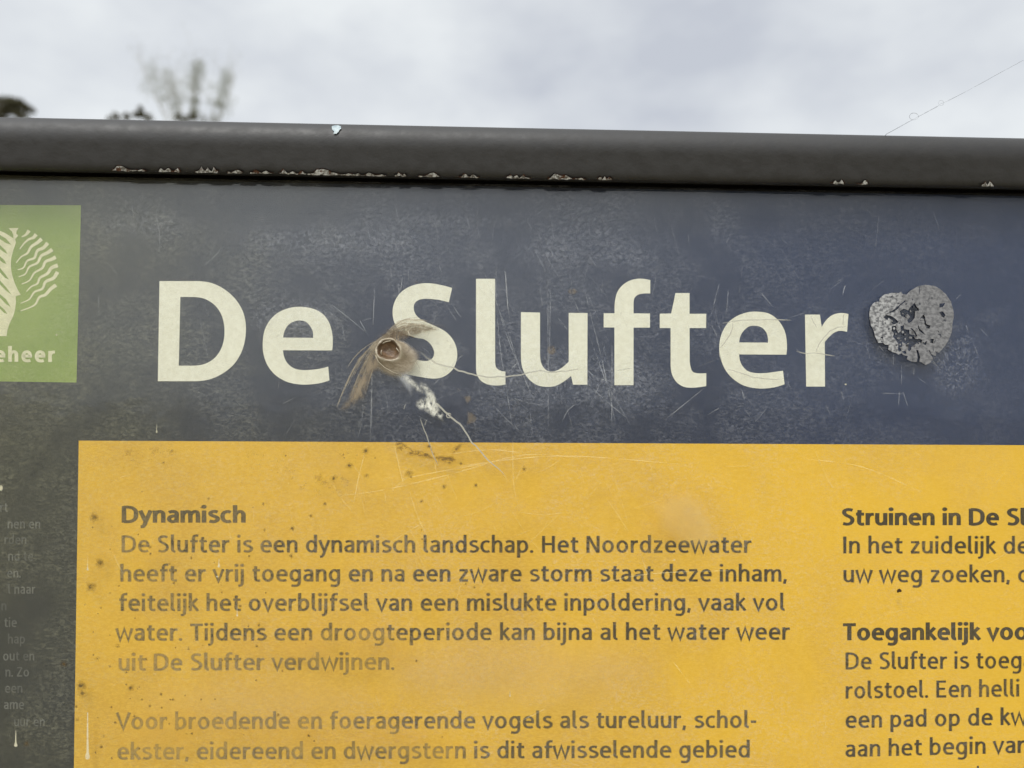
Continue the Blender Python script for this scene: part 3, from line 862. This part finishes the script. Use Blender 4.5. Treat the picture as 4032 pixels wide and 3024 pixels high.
decal("brown_stain", [zz(Dz, [(545,525),(630,525),(720,590),(820,600),(890,645),(1080,645),(1110,690),(1040,735),(960,700),(880,690),(780,670),(640,650),(680,610),(620,610),(580,620)], 2.212),
                      zz(Dz, [(1045,630),(1060,580),(1120,545),(1190,525),(1130,600),(1080,640)], 2.212), zz(Dz, [(850,525),(880,530),(900,600),(950,680),(960,760),(920,700),(870,610)], 2.212)], 12, 4, STAIN, 1.0, .0001,
      "brown stain along the top edge of the yellow panel")
def ell(cx, cy, rx, ry, n=22, rot=0.0):
    return [(cx + rx*math.cos(t)*math.cos(rot) - ry*math.sin(t)*math.sin(rot), cy + rx*math.cos(t)*math.sin(rot) + ry*math.sin(t)*math.cos(rot)) for t in [2*math.pi*i/n for i in range(n)]]
decal("hazy_patch", [ell(700, 2375, 85, 60), ell(1400, 2560, 260, 130), ell(2620, 2090, 120, 80), ell(560,2180,150,60), ell(640,2290,230,50), ell(560,2610,160,60), ell(1000,2560,330,60), ell(700,2900,330,120), ell(1300,2900,420,110), ell(1720,2960,200,60), ell(2560,2180,110,40), ell(760,2060,120,36)], 60, 16, HAZE, .9, .00005)
HAZE_GLARE = film("pale_haze_glare", (0.70, 0.52, 0.22), (0.74, 0.57, 0.28), 30, .0, .5, .36)  # pale film, also used to paint in a glare
decal("pale_haze_glare", [[(x_ * 1.8228, y_ * 1.8228) for x_, y_ in [(1400,1090),(1440,1060),(1490,1048),(1520,1075),(1545,1110),(1560,1160),(1530,1195),(1470,1185),(1420,1150)]]], 60, 14, HAZE_GLARE, .8, .00006)
decal("pale_haze_glare", [ell(2050, 2650, 620, 240), ell(1000, 2760, 520, 170)], 210, 26, HAZE_GLARE, .5, .00004)  # broad soft glare painted over the lower yellow panel
decal("grime_patch", [ell(1010,1815,70,50), ell(1265,1905,130,60), ell(1120,1850,60,80), ell(620,1780,150,30), ell(1390,1790,70,40), ell(900,2300,60,40), ell(520,1800,120,40)], 40, 8, GRIME, 1.0, .00007)
decal("rubbed_patch", [ell(2150, 1000, 190, 100), ell(2480, 1010, 160, 110), ell(3760, 1420, 150, 190), ell(1750, 870, 300, 70), ell(2250, 1500, 420, 160), ell(560, 880, 240, 90), ell(3900, 1250, 90, 60), ell(1300, 950, 420, 110), ell(1150, 1250, 220, 140)], 110, 14, RUBBED, 1.0, .00005)
# brown flecks caught behind the header
decal("fleck", [zz(Dz, [(1190,250),(1240,270),(1290,320),(1260,370),(1180,390),(1190,320)], 2.212), zz(Dz, [(1150,130),(1230,120),(1235,170),(1190,210)], 2.212), zz(Dz, [(1090,65),(1140,60),(1130,95)], 2.212),
                ell(2255, 1147, 22, 15), ell(2172, 1378, 20, 22), ell(2085, 1225, 7, 6), ell(2435, 1134, 6, 7), ell(1640,1110,10,6)], 9, 4, SOOT, .5, .00009)
# mould spots
def spots(lst, o, s): return [(x / s + o[0], y / s + o[1], r / s) for x, y, r in lst]
sp_all = spots([(930,30,16),(1410,75,14),(1820,180,18),(1945,75,18),(1420,300,14),(1660,290,22),(1318,105,7),(140,1310,20),(645,1328,8),(1345,1612,11),(320,340,7),(150,790,9),(75,850,9),(1650,530,20),(1285,530,12),(1370,1130,16),(1430,850,9),(90,270,6),(290,1070,8),(1575,1530,9)], (400,1950), 2.212) \
  + spots([(115,640,9),(125,668,8),(165,735,30),(320,825,20),(685,800,32),(990,920,20),(795,1045,17),(1690,765,20),(1140,720,14),(30,850,30),(310,610,26),(390,670,9),(1270,910,18),(620,600,8),(860,570,16),(95,1000,6),(1545,582,6),(1905,578,5)], Dz, 2.212) \
  + spots([(180,15,20),(370,52,12),(300,127,10),(428,87,7),(618,87,7),(530,300,7),(562,298,8),(12,315,8),(1438,272,4),(235,8,6)], (400,2700), 1.58) \
  + spots([(420,540,20),(445,743,20),(405,850,22),(360,1290,22),(368,1325,18),(435,1170,9),(340,1385,7),(345,1443,8),(452,1565,9),(490,1205,7),(378,930,5),(450,945,5),(285,1195,16),(118,1550,14)], (0,1560), 1.133)
rr = random.Random(3)
NSP = len(sp_all)
for k in range(70):
    x = 330 + abs(rr.gauss(0, 700)); y = rr.uniform(1770, 2990)
    sp_all.append((x, y, rr.uniform(2.5, 6.5)))
parts = []
for i, (x, y, r) in enumerate(sp_all):
    n = 11
    v = [P(x, y, DY - .00013)]; al = [1.0]; f = []
    for ring, a in ((.22, .95), (.45, .42), (1.0, 0.0)):
        for k in range(n):
            t = 2*math.pi*k/n
            q = 1.3 * r * ring * rr.uniform(.7, 1.3)
            v.append(P(x + q*math.cos(t), y + q*math.sin(t), DY - .00013)); al.append(a)
    for k in range(n):
        f.append([0, 1+(k+1) % n, 1+k])
        for g in range(2):
            f.append([1+g*n+k, 1+g*n+(k+1) % n, 1+(g+1)*n+(k+1) % n, 1+(g+1)*n+k])
    parts.append((v, f, al))
for V, F, A in parts[:NSP]:
    mesh_obj("mould_spot", V, F, MOULD, cover, alpha=A)
V, F, A = merge(parts[NSP:])
mesh_obj("mould_specks", V, F, MOULD, cover, alpha=A)['kind'] = 'stuff'
# dried drips
for x, ya, yb2, w in [(345,2187,2248,9),(345,2804,2992,19),(62,2875,2942,13),(862,2199,2236,10),(934,2380,2428,8),(617,1668,1706,8),(3330,1512,1515,9),(2008,2720,2745,7),(4,1910,1932,14),(855,2267,2274,9),(223,1316,1322,7),(2655,2202,2208,7),(2960,2123,2127,5)]:
    if yb2 - ya < 24:
        pl = ell(x, (ya+yb2)/2, w*.6, max(4, (yb2-ya)*.6), 10)
    else:
        r = w * .62
        pl = [(x - w*.16, ya), (x + w*.16, ya), (x + w*.3, yb2 - 2.6*r)] + [(x + r*math.cos(t), yb2 - r + r*math.sin(t)) for t in [(-.35 + 1.7*i/8)*math.pi*.72 for i in range(9)]] + [(x - w*.3, yb2 - 2.6*r)]
    V, F, A = decal_data(pl, 2.5, 2.2, DY - .0002)
    mesh_obj("dried_drip", V, F, DRIP, cover, alpha=A)
# dark crumb
m = NT("dark_crumb"); CRUMB = m.end(m.princ(m.mix(m.noise(m.coords(), 900), (0.02,.012,.006), (.07,.04,.02)), .8, .2))

# melted burn hole: a lip of softened plastic around a brown pit
m = NT("melted_brown_plastic")
at = m.n("ShaderNodeAttribute", attribute_name="alpha").outputs['Fac']
nz = m.noise(m.coords((1, 1, 1.6)), 260, 4, .6, 1.0)
ramp = m.n("ShaderNodeValToRGB", {0: m.math('ADD', at, m.math('MULTIPLY', m.math('SUBTRACT', nz, .5), .22), True)})
el = ramp.color_ramp.elements
el[0].position = 0.0; el[0].color = (0.085, 0.046, 0.022, 1)
el[1].position = 1.0; el[1].color = (0.42, 0.36, 0.27, 1)
for p_, c_ in ((.22, (0.20, 0.12, 0.062, 1)), (.34, (0.12, 0.072, 0.038, 1)), (.5, (0.16, 0.11, 0.068, 1)), (.62, (0.42, 0.36, 0.26, 1)), (.75, (0.26, 0.205, 0.135, 1))):
    e = el.new(p_); e.color = c_
pb = m.princ(ramp.outputs[0], .32, .5, normal=m.bump(nz, .5, .0012))
edge = m.math('MULTIPLY', m.rng(at, .84, 1.0, 1.0, 0.0), m.rng(nz, .25, .5, .72, 1.0))
MELT = m.end(m.mixsh(edge, m.n("ShaderNodeBsdfTransparent").outputs[0], pb))
prof = [  # (radius px, height mm, shade, shift of ring centre towards the rim)
    (0, -0.2, .02, 1.0), (14, -0.1, .10, 1.0), (26, .5, .22, 1.0), (33, 1.4, .34, 1.0), (39, 2.6, .46, 1.0), (43, 3.4, .56, 1.0), (47, 3.7, .63, 1.0), (51, 3.3, .70, .96),
    (56, 2.5, .76, .82), (61, 1.8, .80, .62), (67, 1.0, .85, .38), (75, .4, .92, .15), (88, .05, 1.0, 0)]
v, f, al = [], [], []
n = 40
base = Vector((1562, 1412)); rim = Vector((1530, 1378))
rr = random.Random(21)
ph = [rr.uniform(0, 6.28) for _ in range(6)]
for i, (r, hmm, sh, k) in enumerate(prof):
    c_ = base.lerp(rim, k)
    for j in range(n):
        t = 2*math.pi*j/n
        wob = 1 + .07*math.sin(2*t + ph[0]) + .05*math.sin(3*t + ph[1] + i*.3) + .03*math.sin(7*t + ph[2] + i)
        hh = hmm * (1 + .22*math.sin(t*2 + ph[3]) + .12*math.sin(5*t + ph[4]))
        v.append(P(c_.x + r*wob*math.cos(t), c_.y + r*wob*.97*math.sin(t), DY - .0002 - hh*.001)); al.append(sh)
for i in range(len(prof)-1):
    for j in range(n):
        f.append([i*n+j, i*n+(j+1) % n, (i+1)*n+(j+1) % n, (i+1)*n+j])
bo = mesh_obj("burn_hole", v, f, MELT, cover, smooth=True, alpha=al)
bo['label'] = "raised melted brown rim around the burn hole at the foot of the S"
rr = random.Random(77)
fib = []
for k in range(46):
    o1, o2 = rr.gauss(0, 1), rr.gauss(0, 1)
    path = [(1352 + 26*o1, 1640 + 14*o2), (1392 + 22*o1, 1520 + 8*o2), (1438 + 17*o1, 1418 + 6*o2), (1492 + 12*o1, 1345 - 8*o1 + 6*o2), (1560 + 6*o1, 1300 - 14*o1 + 6*o2), (1640 + 5*o2, 1280 - 12*o1), (1738 + 14*o2, 1302 - 12*o1)]
    a_, b_ = sorted((rr.uniform(0, .8), rr.uniform(.25, 1)))
    sp_ = [tuple(q[0]) for q in spline(path, n=8)]
    sp_ = sp_[int(a_*len(sp_)):max(int(a_*len(sp_))+6, int(b_*len(sp_)))]
    if len(sp_) > 4: fib.append((sp_, rr.uniform(2.5, 6), rr.uniform(.35, .9)))
for k in range(16):
    t = rr.uniform(-.3, 1.2); r1 = rr.uniform(55, 110)
    fib.append(([(1562 + (50 + (r1-50)*q/6)*math.cos(t + q*.07), 1400 + (50 + (r1-50)*q/6)*math.sin(t + q*.07)) for q in range(7)], rr.uniform(2.5, 5), rr.uniform(.3, .7)))
FIBRE = film("tan_melted_fibre", (0.30, 0.245, 0.165), (0.50, 0.43, 0.31), 200, .20, .6, .8)
lines("melted_fibres", fib, FIBRE, stuff=True)
# small curled thread of plastic in the pit and strands on the lip
def strand(pts, w):
    return tube3([P(x, y, DY - .0002 - h*.001) for x, y, h in pts], w)
def tube3(p, w, seg=6):
    v, f = [], []
    for i, q in enumerate(p):
        d = ((p[min(i+1, len(p)-1)]) - p[max(i-1, 0)]).normalized()
        s = d.cross(Vector((0, 1, .13))).normalized(); t = s.cross(d)
        ww = w(i/(len(p)-1)) if callable(w) else w
        for k in range(seg):
            a = 2*math.pi*k/seg
            v.append(q + (s*math.cos(a) + t*math.sin(a))*ww)
    for i in range(len(p)-1):
        for k in range(seg):
            f.append([i*seg+k, i*seg+(k+1) % seg, (i+1)*seg+(k+1) % seg, (i+1)*seg+k])
    f.append(list(range(seg))[::-1]); f.append([(len(p)-1)*seg+k for k in range(seg)])
    return v, f
m = NT("pale_melted_strand"); STRAND = m.end(m.princ(m.mix(m.noise(m.coords(), 500), (.26,.21,.14), (.50,.45,.34)), .3, .5))
parts = [strand([(1502,1398,3.0),(1500,1388,3.2),(1503,1378,3.0)], .00028), strand([(1478,1398,3.4),(1490,1425,3.6),(1515,1448,3.2),(1545,1465,2.2),(1580,1478,.6)], .00026),
         strand([(1560,1370,3.4),(1574,1388,2.6),(1592,1404,.9)], .00026),
         strand([(1606,1302,.5),(1612,1320,.7),(1632,1328,.4)], .0003), strand([(1508,1352,3.9),(1520,1345,4.2),(1538,1342,4.1)], .0003)]
V, F, A = merge(parts)
mesh_obj("melted_strand", V, F, STRAND, cover, smooth=True)

# ------------------------------------------------------------------ heart sticker (a thing stuck on the cover)
m = NT("worn_silver_sticker")
nz = m.noise(m.coords((1, 1, 1.4)), 420, 4, .65)
c = m.mix(m.rng(nz, .36, .62), (0.11, 0.109, 0.11), (0.225, 0.22, 0.218))
x, y_, z = m.xyz()
q0 = P(3470, 1270).x; q1 = P(3560, 1270).x
pale = m.math('MULTIPLY', m.rng(x, q0, q1, 1.0, 0.0), m.rng(nz, .40, .62))
c = m.mix(m.math('MULTIPLY', pale, .9), c, (0.42, 0.415, 0.40))
c = m.mix(m.rng(m.noise(m.coords(loc=(.1,0,.3)), 340, 3), .62, .67), c, (0.04, 0.042, 0.05))
STICK = m.end(m.princ(c, .5, .35, normal=m.bump(nz, .4, .0005)))
hz, hs = (3300, 1050), 3.0219
outer = [(500,370),(560,330),(640,312),(720,312),(750,295),(770,325),(815,333),(870,280),(950,235),(1040,217),(1130,225),(1200,255),(1280,325),(1340,410),(1370,510),(1380,590),(1360,690),(1350,790),(1310,880),(1260,960),(1200,1025),(1168,1012),(1150,992),(1168,1035),(1160,1062),(1112,1045),(1085,990),(1075,1000),(1110,1055),(1130,1090),(1100,1140),(1040,1170),(1010,1150),(970,1130),(978,1085),(955,990),(930,990),(945,1085),(935,1135),(880,1130),(820,1100),(832,1062),(780,1055),(760,1030),(720,1050),(700,1030),(650,1015),(600,990),(605,930),(560,930),(540,905),(510,908),(480,905),(440,830),(420,750),(395,700),(375,620),(375,540),(390,470),(430,425),(490,415),(495,395)]
holes = [[(585,540),(640,530),(700,480),(800,398),(803,414),(740,462),(720,495),(700,512),(660,542),(620,552)],
 [(540,600),(570,575),(620,580),(670,610),(700,635),(718,660),(690,678),(650,688),(632,665),(655,650),(640,632),(600,612),(590,640),(560,622)],
 [(735,530),(780,500),(830,520),(850,490),(880,460),(910,430),(930,470),(960,500),(965,525),(920,530),(915,610),(880,650),(840,670),(822,640),(855,600),(832,558),(805,582),(822,612),(780,600),(750,585)],
 [(640,708),(690,698),(695,745),(715,790),(748,765),(742,705),(782,695),(788,745),(850,750),(850,802),(920,818),(898,772),(858,732),(880,732),(925,780),(945,828),(905,832),(920,860),(965,858),(1005,870),(992,908),(962,895),(962,925),(940,910),(900,940),(872,958),(872,985),(845,1010),(825,980),(842,960),(805,920),(765,898),(762,948),(738,960),(758,1000),(730,1010),(712,990),(716,920),(690,880),(652,835),(662,800),(640,760)],
 [(945,655),(955,700),(975,740),(1045,815),(1020,805),(965,765),(950,720)],
 [(962,632),(1015,568),(1038,600),(1050,680),(1100,702),(1090,735),(1050,735),(1028,680),(1022,620),(992,612)],
 [(1205,440),(1278,433),(1248,482),(1205,487)],[(1203,540),(1242,530),(1280,575),(1265,608),(1235,598)],[(1100,858),(1142,862),(1132,912),(1098,905)],[(970,240),(980,242),(968,322),(962,318)],
 [(760,1010),(800,1000),(815,1030),(790,1035)],[(1000,890),(1030,905),(1060,880),(1045,935),(1015,925)],[(395,700),(430,698),(432,730),(415,738)],[(510,835),(535,835),(530,855),(510,850)],[(1180,760),(1200,765),(1195,785)],[(560,795),(580,800),(570,812)]]
holes = [h for h in holes if h[0] != (395,700)]
rr = random.Random(9)
def rough(poly, amp, step):
    out = []
    for i in range(len(poly)):
        a, b = Vector(poly[i]), Vector(poly[(i+1) % len(poly)])
        n_ = max(1, int((b-a).length/step))
        for j in range(n_):
            q = a.lerp(b, j/n_)
            out.append((q.x + rr.uniform(-amp, amp), q.y + rr.uniform(-amp, amp)))
    return out
cont = [zz(hz, rough(outer, 2.5, 22), hs)] + [zz(hz, rough(h_, 2.0, 18), hs) for h_ in holes]
v2, f2 = poly_fill(cont)
SYF, SYB = DY - .00065, DY - .00030
v2, f2 = list(v2), list(f2)
for (x_, y_, a_, b_) in [(705,705,16,22),(716,742,18,24),(862,845,26,18),(884,782,17,22),(722,852,20,15),(800,862,8,22),(820,940,16,22),(740,925,11,13),(925,842,11,11),(905,945,14,10),(812,585,11,16),(862,530,10,16),(636,655,13,8),(900,478,7,12),(668,735,16,16),(770,780,16,18),(800,805,14,12),(770,560,9,12),(1045,712,8,8),(835,915,12,10),(745,880,9,8),(690,800,10,11)]:
    isl = zz(hz, rough([(x_ + .8*a_*rr.uniform(.75,1.3)*math.cos(t), y_ + .8*b_*rr.uniform(.75,1.3)*math.sin(t)) for t in [2*math.pi*k/9 for k in range(9)]], 1.0, 30), hs)
    vi, fi = poly_fill([isl])
    o_ = len(v2); v2 += list(vi); f2 += [[i + o_ for i in f_] for f_ in fi]
front = [P(q.x, q.y, SYF) for q in v2]
backv = [Vector((q.x, SYB, q.z)) for q in front]
n = len(v2)
F = [f_ for f_ in f2] + [[i + n for i in reversed(f_)] for f_ in f2]
cnt = {}
for f_ in f2:
    for a, b in zip(f_, f_[1:] + f_[:1]):
        cnt[(a, b)] = 1
for (a, b) in list(cnt):
    if (b, a) not in cnt:
        F.append([b, a, a + n, b + n])
ctr = sum(front, Vector()) / n
heart = bpy.data.meshes.new("heart_sticker")
heart.from_pydata([tuple(q - ctr) for q in front + backv], [], F); heart.materials.append(STICK); heart.update()
ho = bpy.data.objects.new("heart_sticker", heart); ho.location = ctr; COL.objects.link(ho)
tag(ho, "worn grey heart-shaped sticker half peeled away beside the title", "sticker")
# object coordinates of the sticker are local: shift the pale zone with it
for nd in STICK.node_tree.nodes:
    if nd.type == 'MAP_RANGE' and abs(nd.inputs[1].default_value - q0) < 1e-6:
        nd.inputs[1].default_value = q0 - ctr.x; nd.inputs[2].default_value = q1 - ctr.x

# crumb of soil stuck on the yellow panel
cv = [(880,1000),(890,985),(908,976),(925,988),(933,1003),(920,1016),(908,1012),(895,1020),(882,1018)]
cp = zz((3200,1950), cv, 2.6587)
fr_ = [P(x, y, DY - .0010) for x, y in [(x*.7 + 3541*.3, y*.7 + 2325*.3) for x, y in cp]]; bk = [P(x, y, DY - .0001) for x, y in cp]
n = len(cp)
F = [list(range(n))[::-1]] + [[i, (i+1) % n, n+(i+1) % n, n+i] for i in range(n)] + [list(range(n, 2*n))]
ctr = sum(bk, Vector()) / n
me = bpy.data.meshes.new("soil_crumb"); me.from_pydata([tuple(q-ctr) for q in fr_+bk], [], F); me.materials.append(CRUMB); me.update()
o = bpy.data.objects.new("soil_crumb", me); o.location = ctr; COL.objects.link(o)
tag(o, "tiny black crumb stuck on the yellow panel below the word weg", "crumb")

# ------------------------------------------------------------------ spider thread
m = NT("grey_silk")
SILK = m.end(m.mixsh(m.rng(m.noise(m.coords(), 160, 3), .35, .6, .15, .55), m.n("ShaderNodeBsdfTransparent").outputs[0], m.princ((.30, .31, .33), .5, .3)))
def thr(px, py, y=-0.015): return P(px, py, y)
tz = lambda x, y: (x/3.5 + 3400, y/3.5 + 150)
tp = [(320,1320),(500,1222),(620,1155),(760,1080),(900,1005),(1030,935),(1060,905),(1120,885),(1300,795),(1420,732),(1700,580),(1900,468),(2212,300),(2700,40),(3200,-230)]
pts = [thr(*tz(*q)) for q in tp]
start = on_rail(*tz(300, 1335), 0.0)
parts = [tube3([start] + pts, lambda t: .00018 if t < .55 else .00012)]
for (cx, cy, rx, ry) in [(695,1080,62,48),(1070,893,36,36)]:
    lp = [thr(*tz(cx + rx*math.cos(t), cy + ry*math.sin(t)), -.0152) for t in [2*math.pi*i/16 for i in range(17)]]
    parts.append(tube3(lp, .00016))
V, F, A = merge(parts)
o0 = start.copy()
me = bpy.data.meshes.new("spider_thread"); me.from_pydata([tuple(q - o0) for q in V], [], F); me.materials.append(SILK); me.update()
o = bpy.data.objects.new("spider_thread", me); o.location = o0; COL.objects.link(o)
tag(o, "thin grey spider thread with small loops rising from the rail against the sky", "spider thread")

# ------------------------------------------------------------------ ground and trees
m = NT("sandy_ground")
c = m.mix(m.noise(m.coords(), .6, 6, .65), (0.16, 0.145, 0.10), (0.27, 0.24, 0.17))
GROUND = m.end(m.princ(c, .9, .1, normal=m.bump(m.noise(m.coords(), 9, 5), .8, .05)))
gv, gf = [], []
N, R = 40, 1500.0
for i in range(N+1):
    for j in range(N+1):
        a = (i/N*2-1); b = (j/N*2-1)
        gv.append((math.copysign(abs(a)**3, a)*R, math.copysign(abs(b)**3, b)*R, -.02 if abs(a) > .2 or abs(b) > .2 else 0.0))
for i in range(N):
    for j in range(N):
        q = i*(N+1)+j
        gf.append([q, q+N+1, q+N+2, q+1])
g = mesh_obj("ground", gv, gf, GROUND)
tag(g, None, kind='structure')

def bark(name, a, b):
    m = NT(name)
    return m.end(m.princ(m.mix(m.noise(m.coords((4, 4, 1)), 6, 4), a, b), .9, .1))
def leafm(name, a, b):
    m = NT(name)
    c = m.mix(m.noise(m.coords(), 3.0, 3), a, b)
    d = m.n("ShaderNodeBsdfDiffuse", {'Color': c}).outputs[0]
    t = m.n("ShaderNodeBsdfTranslucent", {'Color': c}).outputs[0]
    return m.end(m.mixsh(.35, d, t))
BARK = bark("grey_bark", (.10, .09, .075), (.20, .185, .16))
PALEBARK = bark("pale_poplar_bark", (.32, .31, .28), (.48, .47, .43))
LEAF_D = leafm("dark_needle_leaf", (.085, .080, .048), (.15, .138, .085))
LEAF_P = leafm("pale_spring_leaf", (.25, .26, .19), (.36, .37, .29))

def limb(p, radii, seg=6):
    v, f = [], []
    for i, q in enumerate(p):
        d = (p[min(i+1, len(p)-1)] - p[max(i-1, 0)]).normalized()
        s = d.cross(Vector((.3, 1, .1))).normalized(); t = s.cross(d)
        for k in range(seg):
            a = 2*math.pi*k/seg
            v.append(q + (s*math.cos(a)+t*math.sin(a))*radii[i])
    for i in range(len(p)-1):
        for k in range(seg):
            f.append([i*seg+k, i*seg+(k+1) % seg, (i+1)*seg+(k+1) % seg, (i+1)*seg+k])
    return v, f
def leaf_quad(c, s, rr):
    d = Vector((rr.gauss(0,1), rr.gauss(0,1), rr.gauss(0,1))).normalized()
    e = d.cross(Vector((rr.gauss(0,1), rr.gauss(0,1), rr.gauss(0,1)))).normalized()
    return [c - d*s, c + e*s*.45, c + d*s, c - e*s*.45]
def sky_pt(px, py, dist):
    d = ray(px, py)
    return CAM + d * (dist / d.y)
def tree(name, base_px, dist, limbs_px, clumps, leaf_mat, bark_mat, label, cat, nleaf, leaf, trunk_r, seed, twigs=0, group=None):
    """limbs_px: list of polylines (photo directions) at distance dist; clumps: (px,py,rpx,weight)"""
    rr = random.Random(seed)
    base = sky_pt(base_px, 1600, dist); base.z = 0
    root = bpy.data.objects.new(name, None); root.location = base; COL.objects.link(root)
    tag(root, label, cat, group)
    fork = base + Vector((0, 0, sky_pt(*limbs_px[0][0], dist).z * .55))
    V, F = [], []
    def add(p, r):
        o_ = len(V); v, f = limb(p, r); V.extend(v); F.extend([[i+o_ for i in q] for q in f])
    add([base, base + Vector((rr.uniform(-.1,.1), 0, fork.z*.5)), fork], [trunk_r*1.3, trunk_r, trunk_r*.8])
    ends = []
    for ln_ in limbs_px:
        dy = rr.uniform(-.8, .8)
        p = [fork] + [sky_pt(x, y, dist) + Vector((0, dy*(i+1)/len(ln_), 0)) for i, (x, y) in enumerate(ln_)]
        n_ = len(p)
        add(p, [trunk_r*.6*(1 - .88*i/(n_-1)) for i in range(n_)])
        for _ in range(twigs):
            k = rr.randrange(1, n_-1) if n_ > 2 else 1
            a = p[k].lerp(p[min(k+1, n_-1)], rr.random())
            l_ = rr.uniform(.25, .75)
            b = a + Vector((rr.gauss(0,.45), rr.gauss(0,.45), rr.uniform(.4, 1))).normalized()*l_
            c_ = b + Vector((rr.gauss(0,.3), rr.gauss(0,.3), rr.uniform(.3, 1))).normalized()*l_*.6
            add([a, b, c_], [trunk_r*.10, trunk_r*.06, trunk_r*.02])
            ends.append((b, l_*.4)); ends.append((c_, l_*.3))
    o = mesh_obj("trunk", [q - base for q in V], F, bark_mat); o.parent = root
    V, F = [], []
    s = dist / FPX
    tot = sum(c_[3] for c_ in clumps)
    for (x, y, r, wgt) in clumps:
        c0 = sky_pt(x, y, dist)
        for _ in range(int(nleaf * wgt / tot)):
            d = Vector((rr.gauss(0,1), rr.gauss(0,1), rr.gauss(0,1))).normalized() * (rr.random()**.45) * r * s
            o_ = len(V)
            V += [q - base for q in leaf_quad(c0 + d, leaf*rr.uniform(.5, 1.2), rr)]; F.append([o_, o_+1, o_+2, o_+3])
    for e, l_ in ends:
        for _ in range(3):
            o_ = len(V)
            V += [q - base for q in leaf_quad(e + Vector((rr.gauss(0,l_*.4), rr.gauss(0,l_*.4), rr.gauss(0,l_*.4))), leaf*rr.uniform(.5, 1.1), rr)]; F.append([o_, o_+1, o_+2, o_+3])
    o = mesh_obj("crown", V, F, leaf_mat); o.parent = root
    return root
# poplar with upright sparse limbs
pop_l = [[(690,560),(660,460),(625,380),(600,300),(590,255)],[(700,560),(680,440),(668,350),(655,290)],[(735,560),(725,430),(715,340)],[(765,560),(768,430),(772,330),(780,255)],
         [(800,560),(820,430),(850,340),(868,280)],[(810,560),(855,440),(885,330),(900,280)],[(760,560),(750,420),(745,330),(760,270)]]
tree("poplar_tree", 740, 20.0, pop_l,
     [c_ for ln_, w_ in (([(600,270),(608,310),(622,350),(640,390)], .8), ([(660,300),(672,340),(684,380),(692,420)], 1.3), ([(715,345),(722,390)], .6),
                        ([(785,262),(775,300),(770,345),(768,395),(766,435)], 1.7), ([(760,275),(752,320)], .6), ([(892,295),(888,330),(878,370),(866,410)], 1.4), ([(850,345),(835,400)], .7), ([(565,330),(575,360)], .35), ([(905,400),(890,440)], .5))
      for c_ in [(x_, y_, 34 - 7 * k_ * .5, w_) for k_, (x_, y_) in enumerate(ln_)]] + [(700,452,22,.8),(765,455,22,.9),(850,458,20,.4)],
     LEAF_P, PALEBARK, "tall sparse poplar with pale upright branches beyond the sign's top rail", "tree", 5200, .026, .05, 31, twigs=14)
# domed dark tree at the far left
tree("dark_pine_tree", -60, 13.0, [[(-60,520),(-30,450),(10,415)],[(-50,520),(10,465),(70,425)],[(-60,520),(-70,440),(-90,405)],[(-40,520),(60,470),(112,445)]],
     [(-70,420,42,2),(-20,410,34,2),(20,405,26,2),(50,402,22,1.6),(80,410,22,1.4),(105,424,18,1.0),(128,436,12,.5),(0,440,26,1.8),(30,432,22,1.6),(55,436,18,1.0),(75,452,18,.8),(10,466,26,1.3),(-30,455,30,1.4),(100,460,24,.5),(-130,440,50,2)],
     LEAF_D, BARK, "dark bushy treetop above the left end of the rail", "tree", 2600, .038, .07, 32)
# low dark shrub left of the poplar
tree("dark_shrub", 500, 16.0, [[(500,560),(500,480)],[(545,560),(558,470),(552,430),(550,405)],[(520,560),(470,465)]],
     [(460,462,20,1.2),(500,462,18,1.2),(535,452,14,1.0),(558,448,18,2.0),(552,425,9,.8),(585,465,20,1),(430,470,16,.6)],
     LEAF_D, BARK, "low dark shrub just showing over the rail left of the poplar", "shrub", 750, .036, .06, 33)
tree("dark_shrub", 720, 15.0, [[(710,560),(710,480)],[(760,560),(765,465)],[(820,560),(830,480)]],
     [(705,462,18,2),(760,460,18,2),(735,472,20,1.5),(800,474,24,1),(850,478,24,.7)],
     LEAF_D, BARK, "low dark shrub showing over the rail in front of the poplar", "shrub", 420, .034, .06, 34)
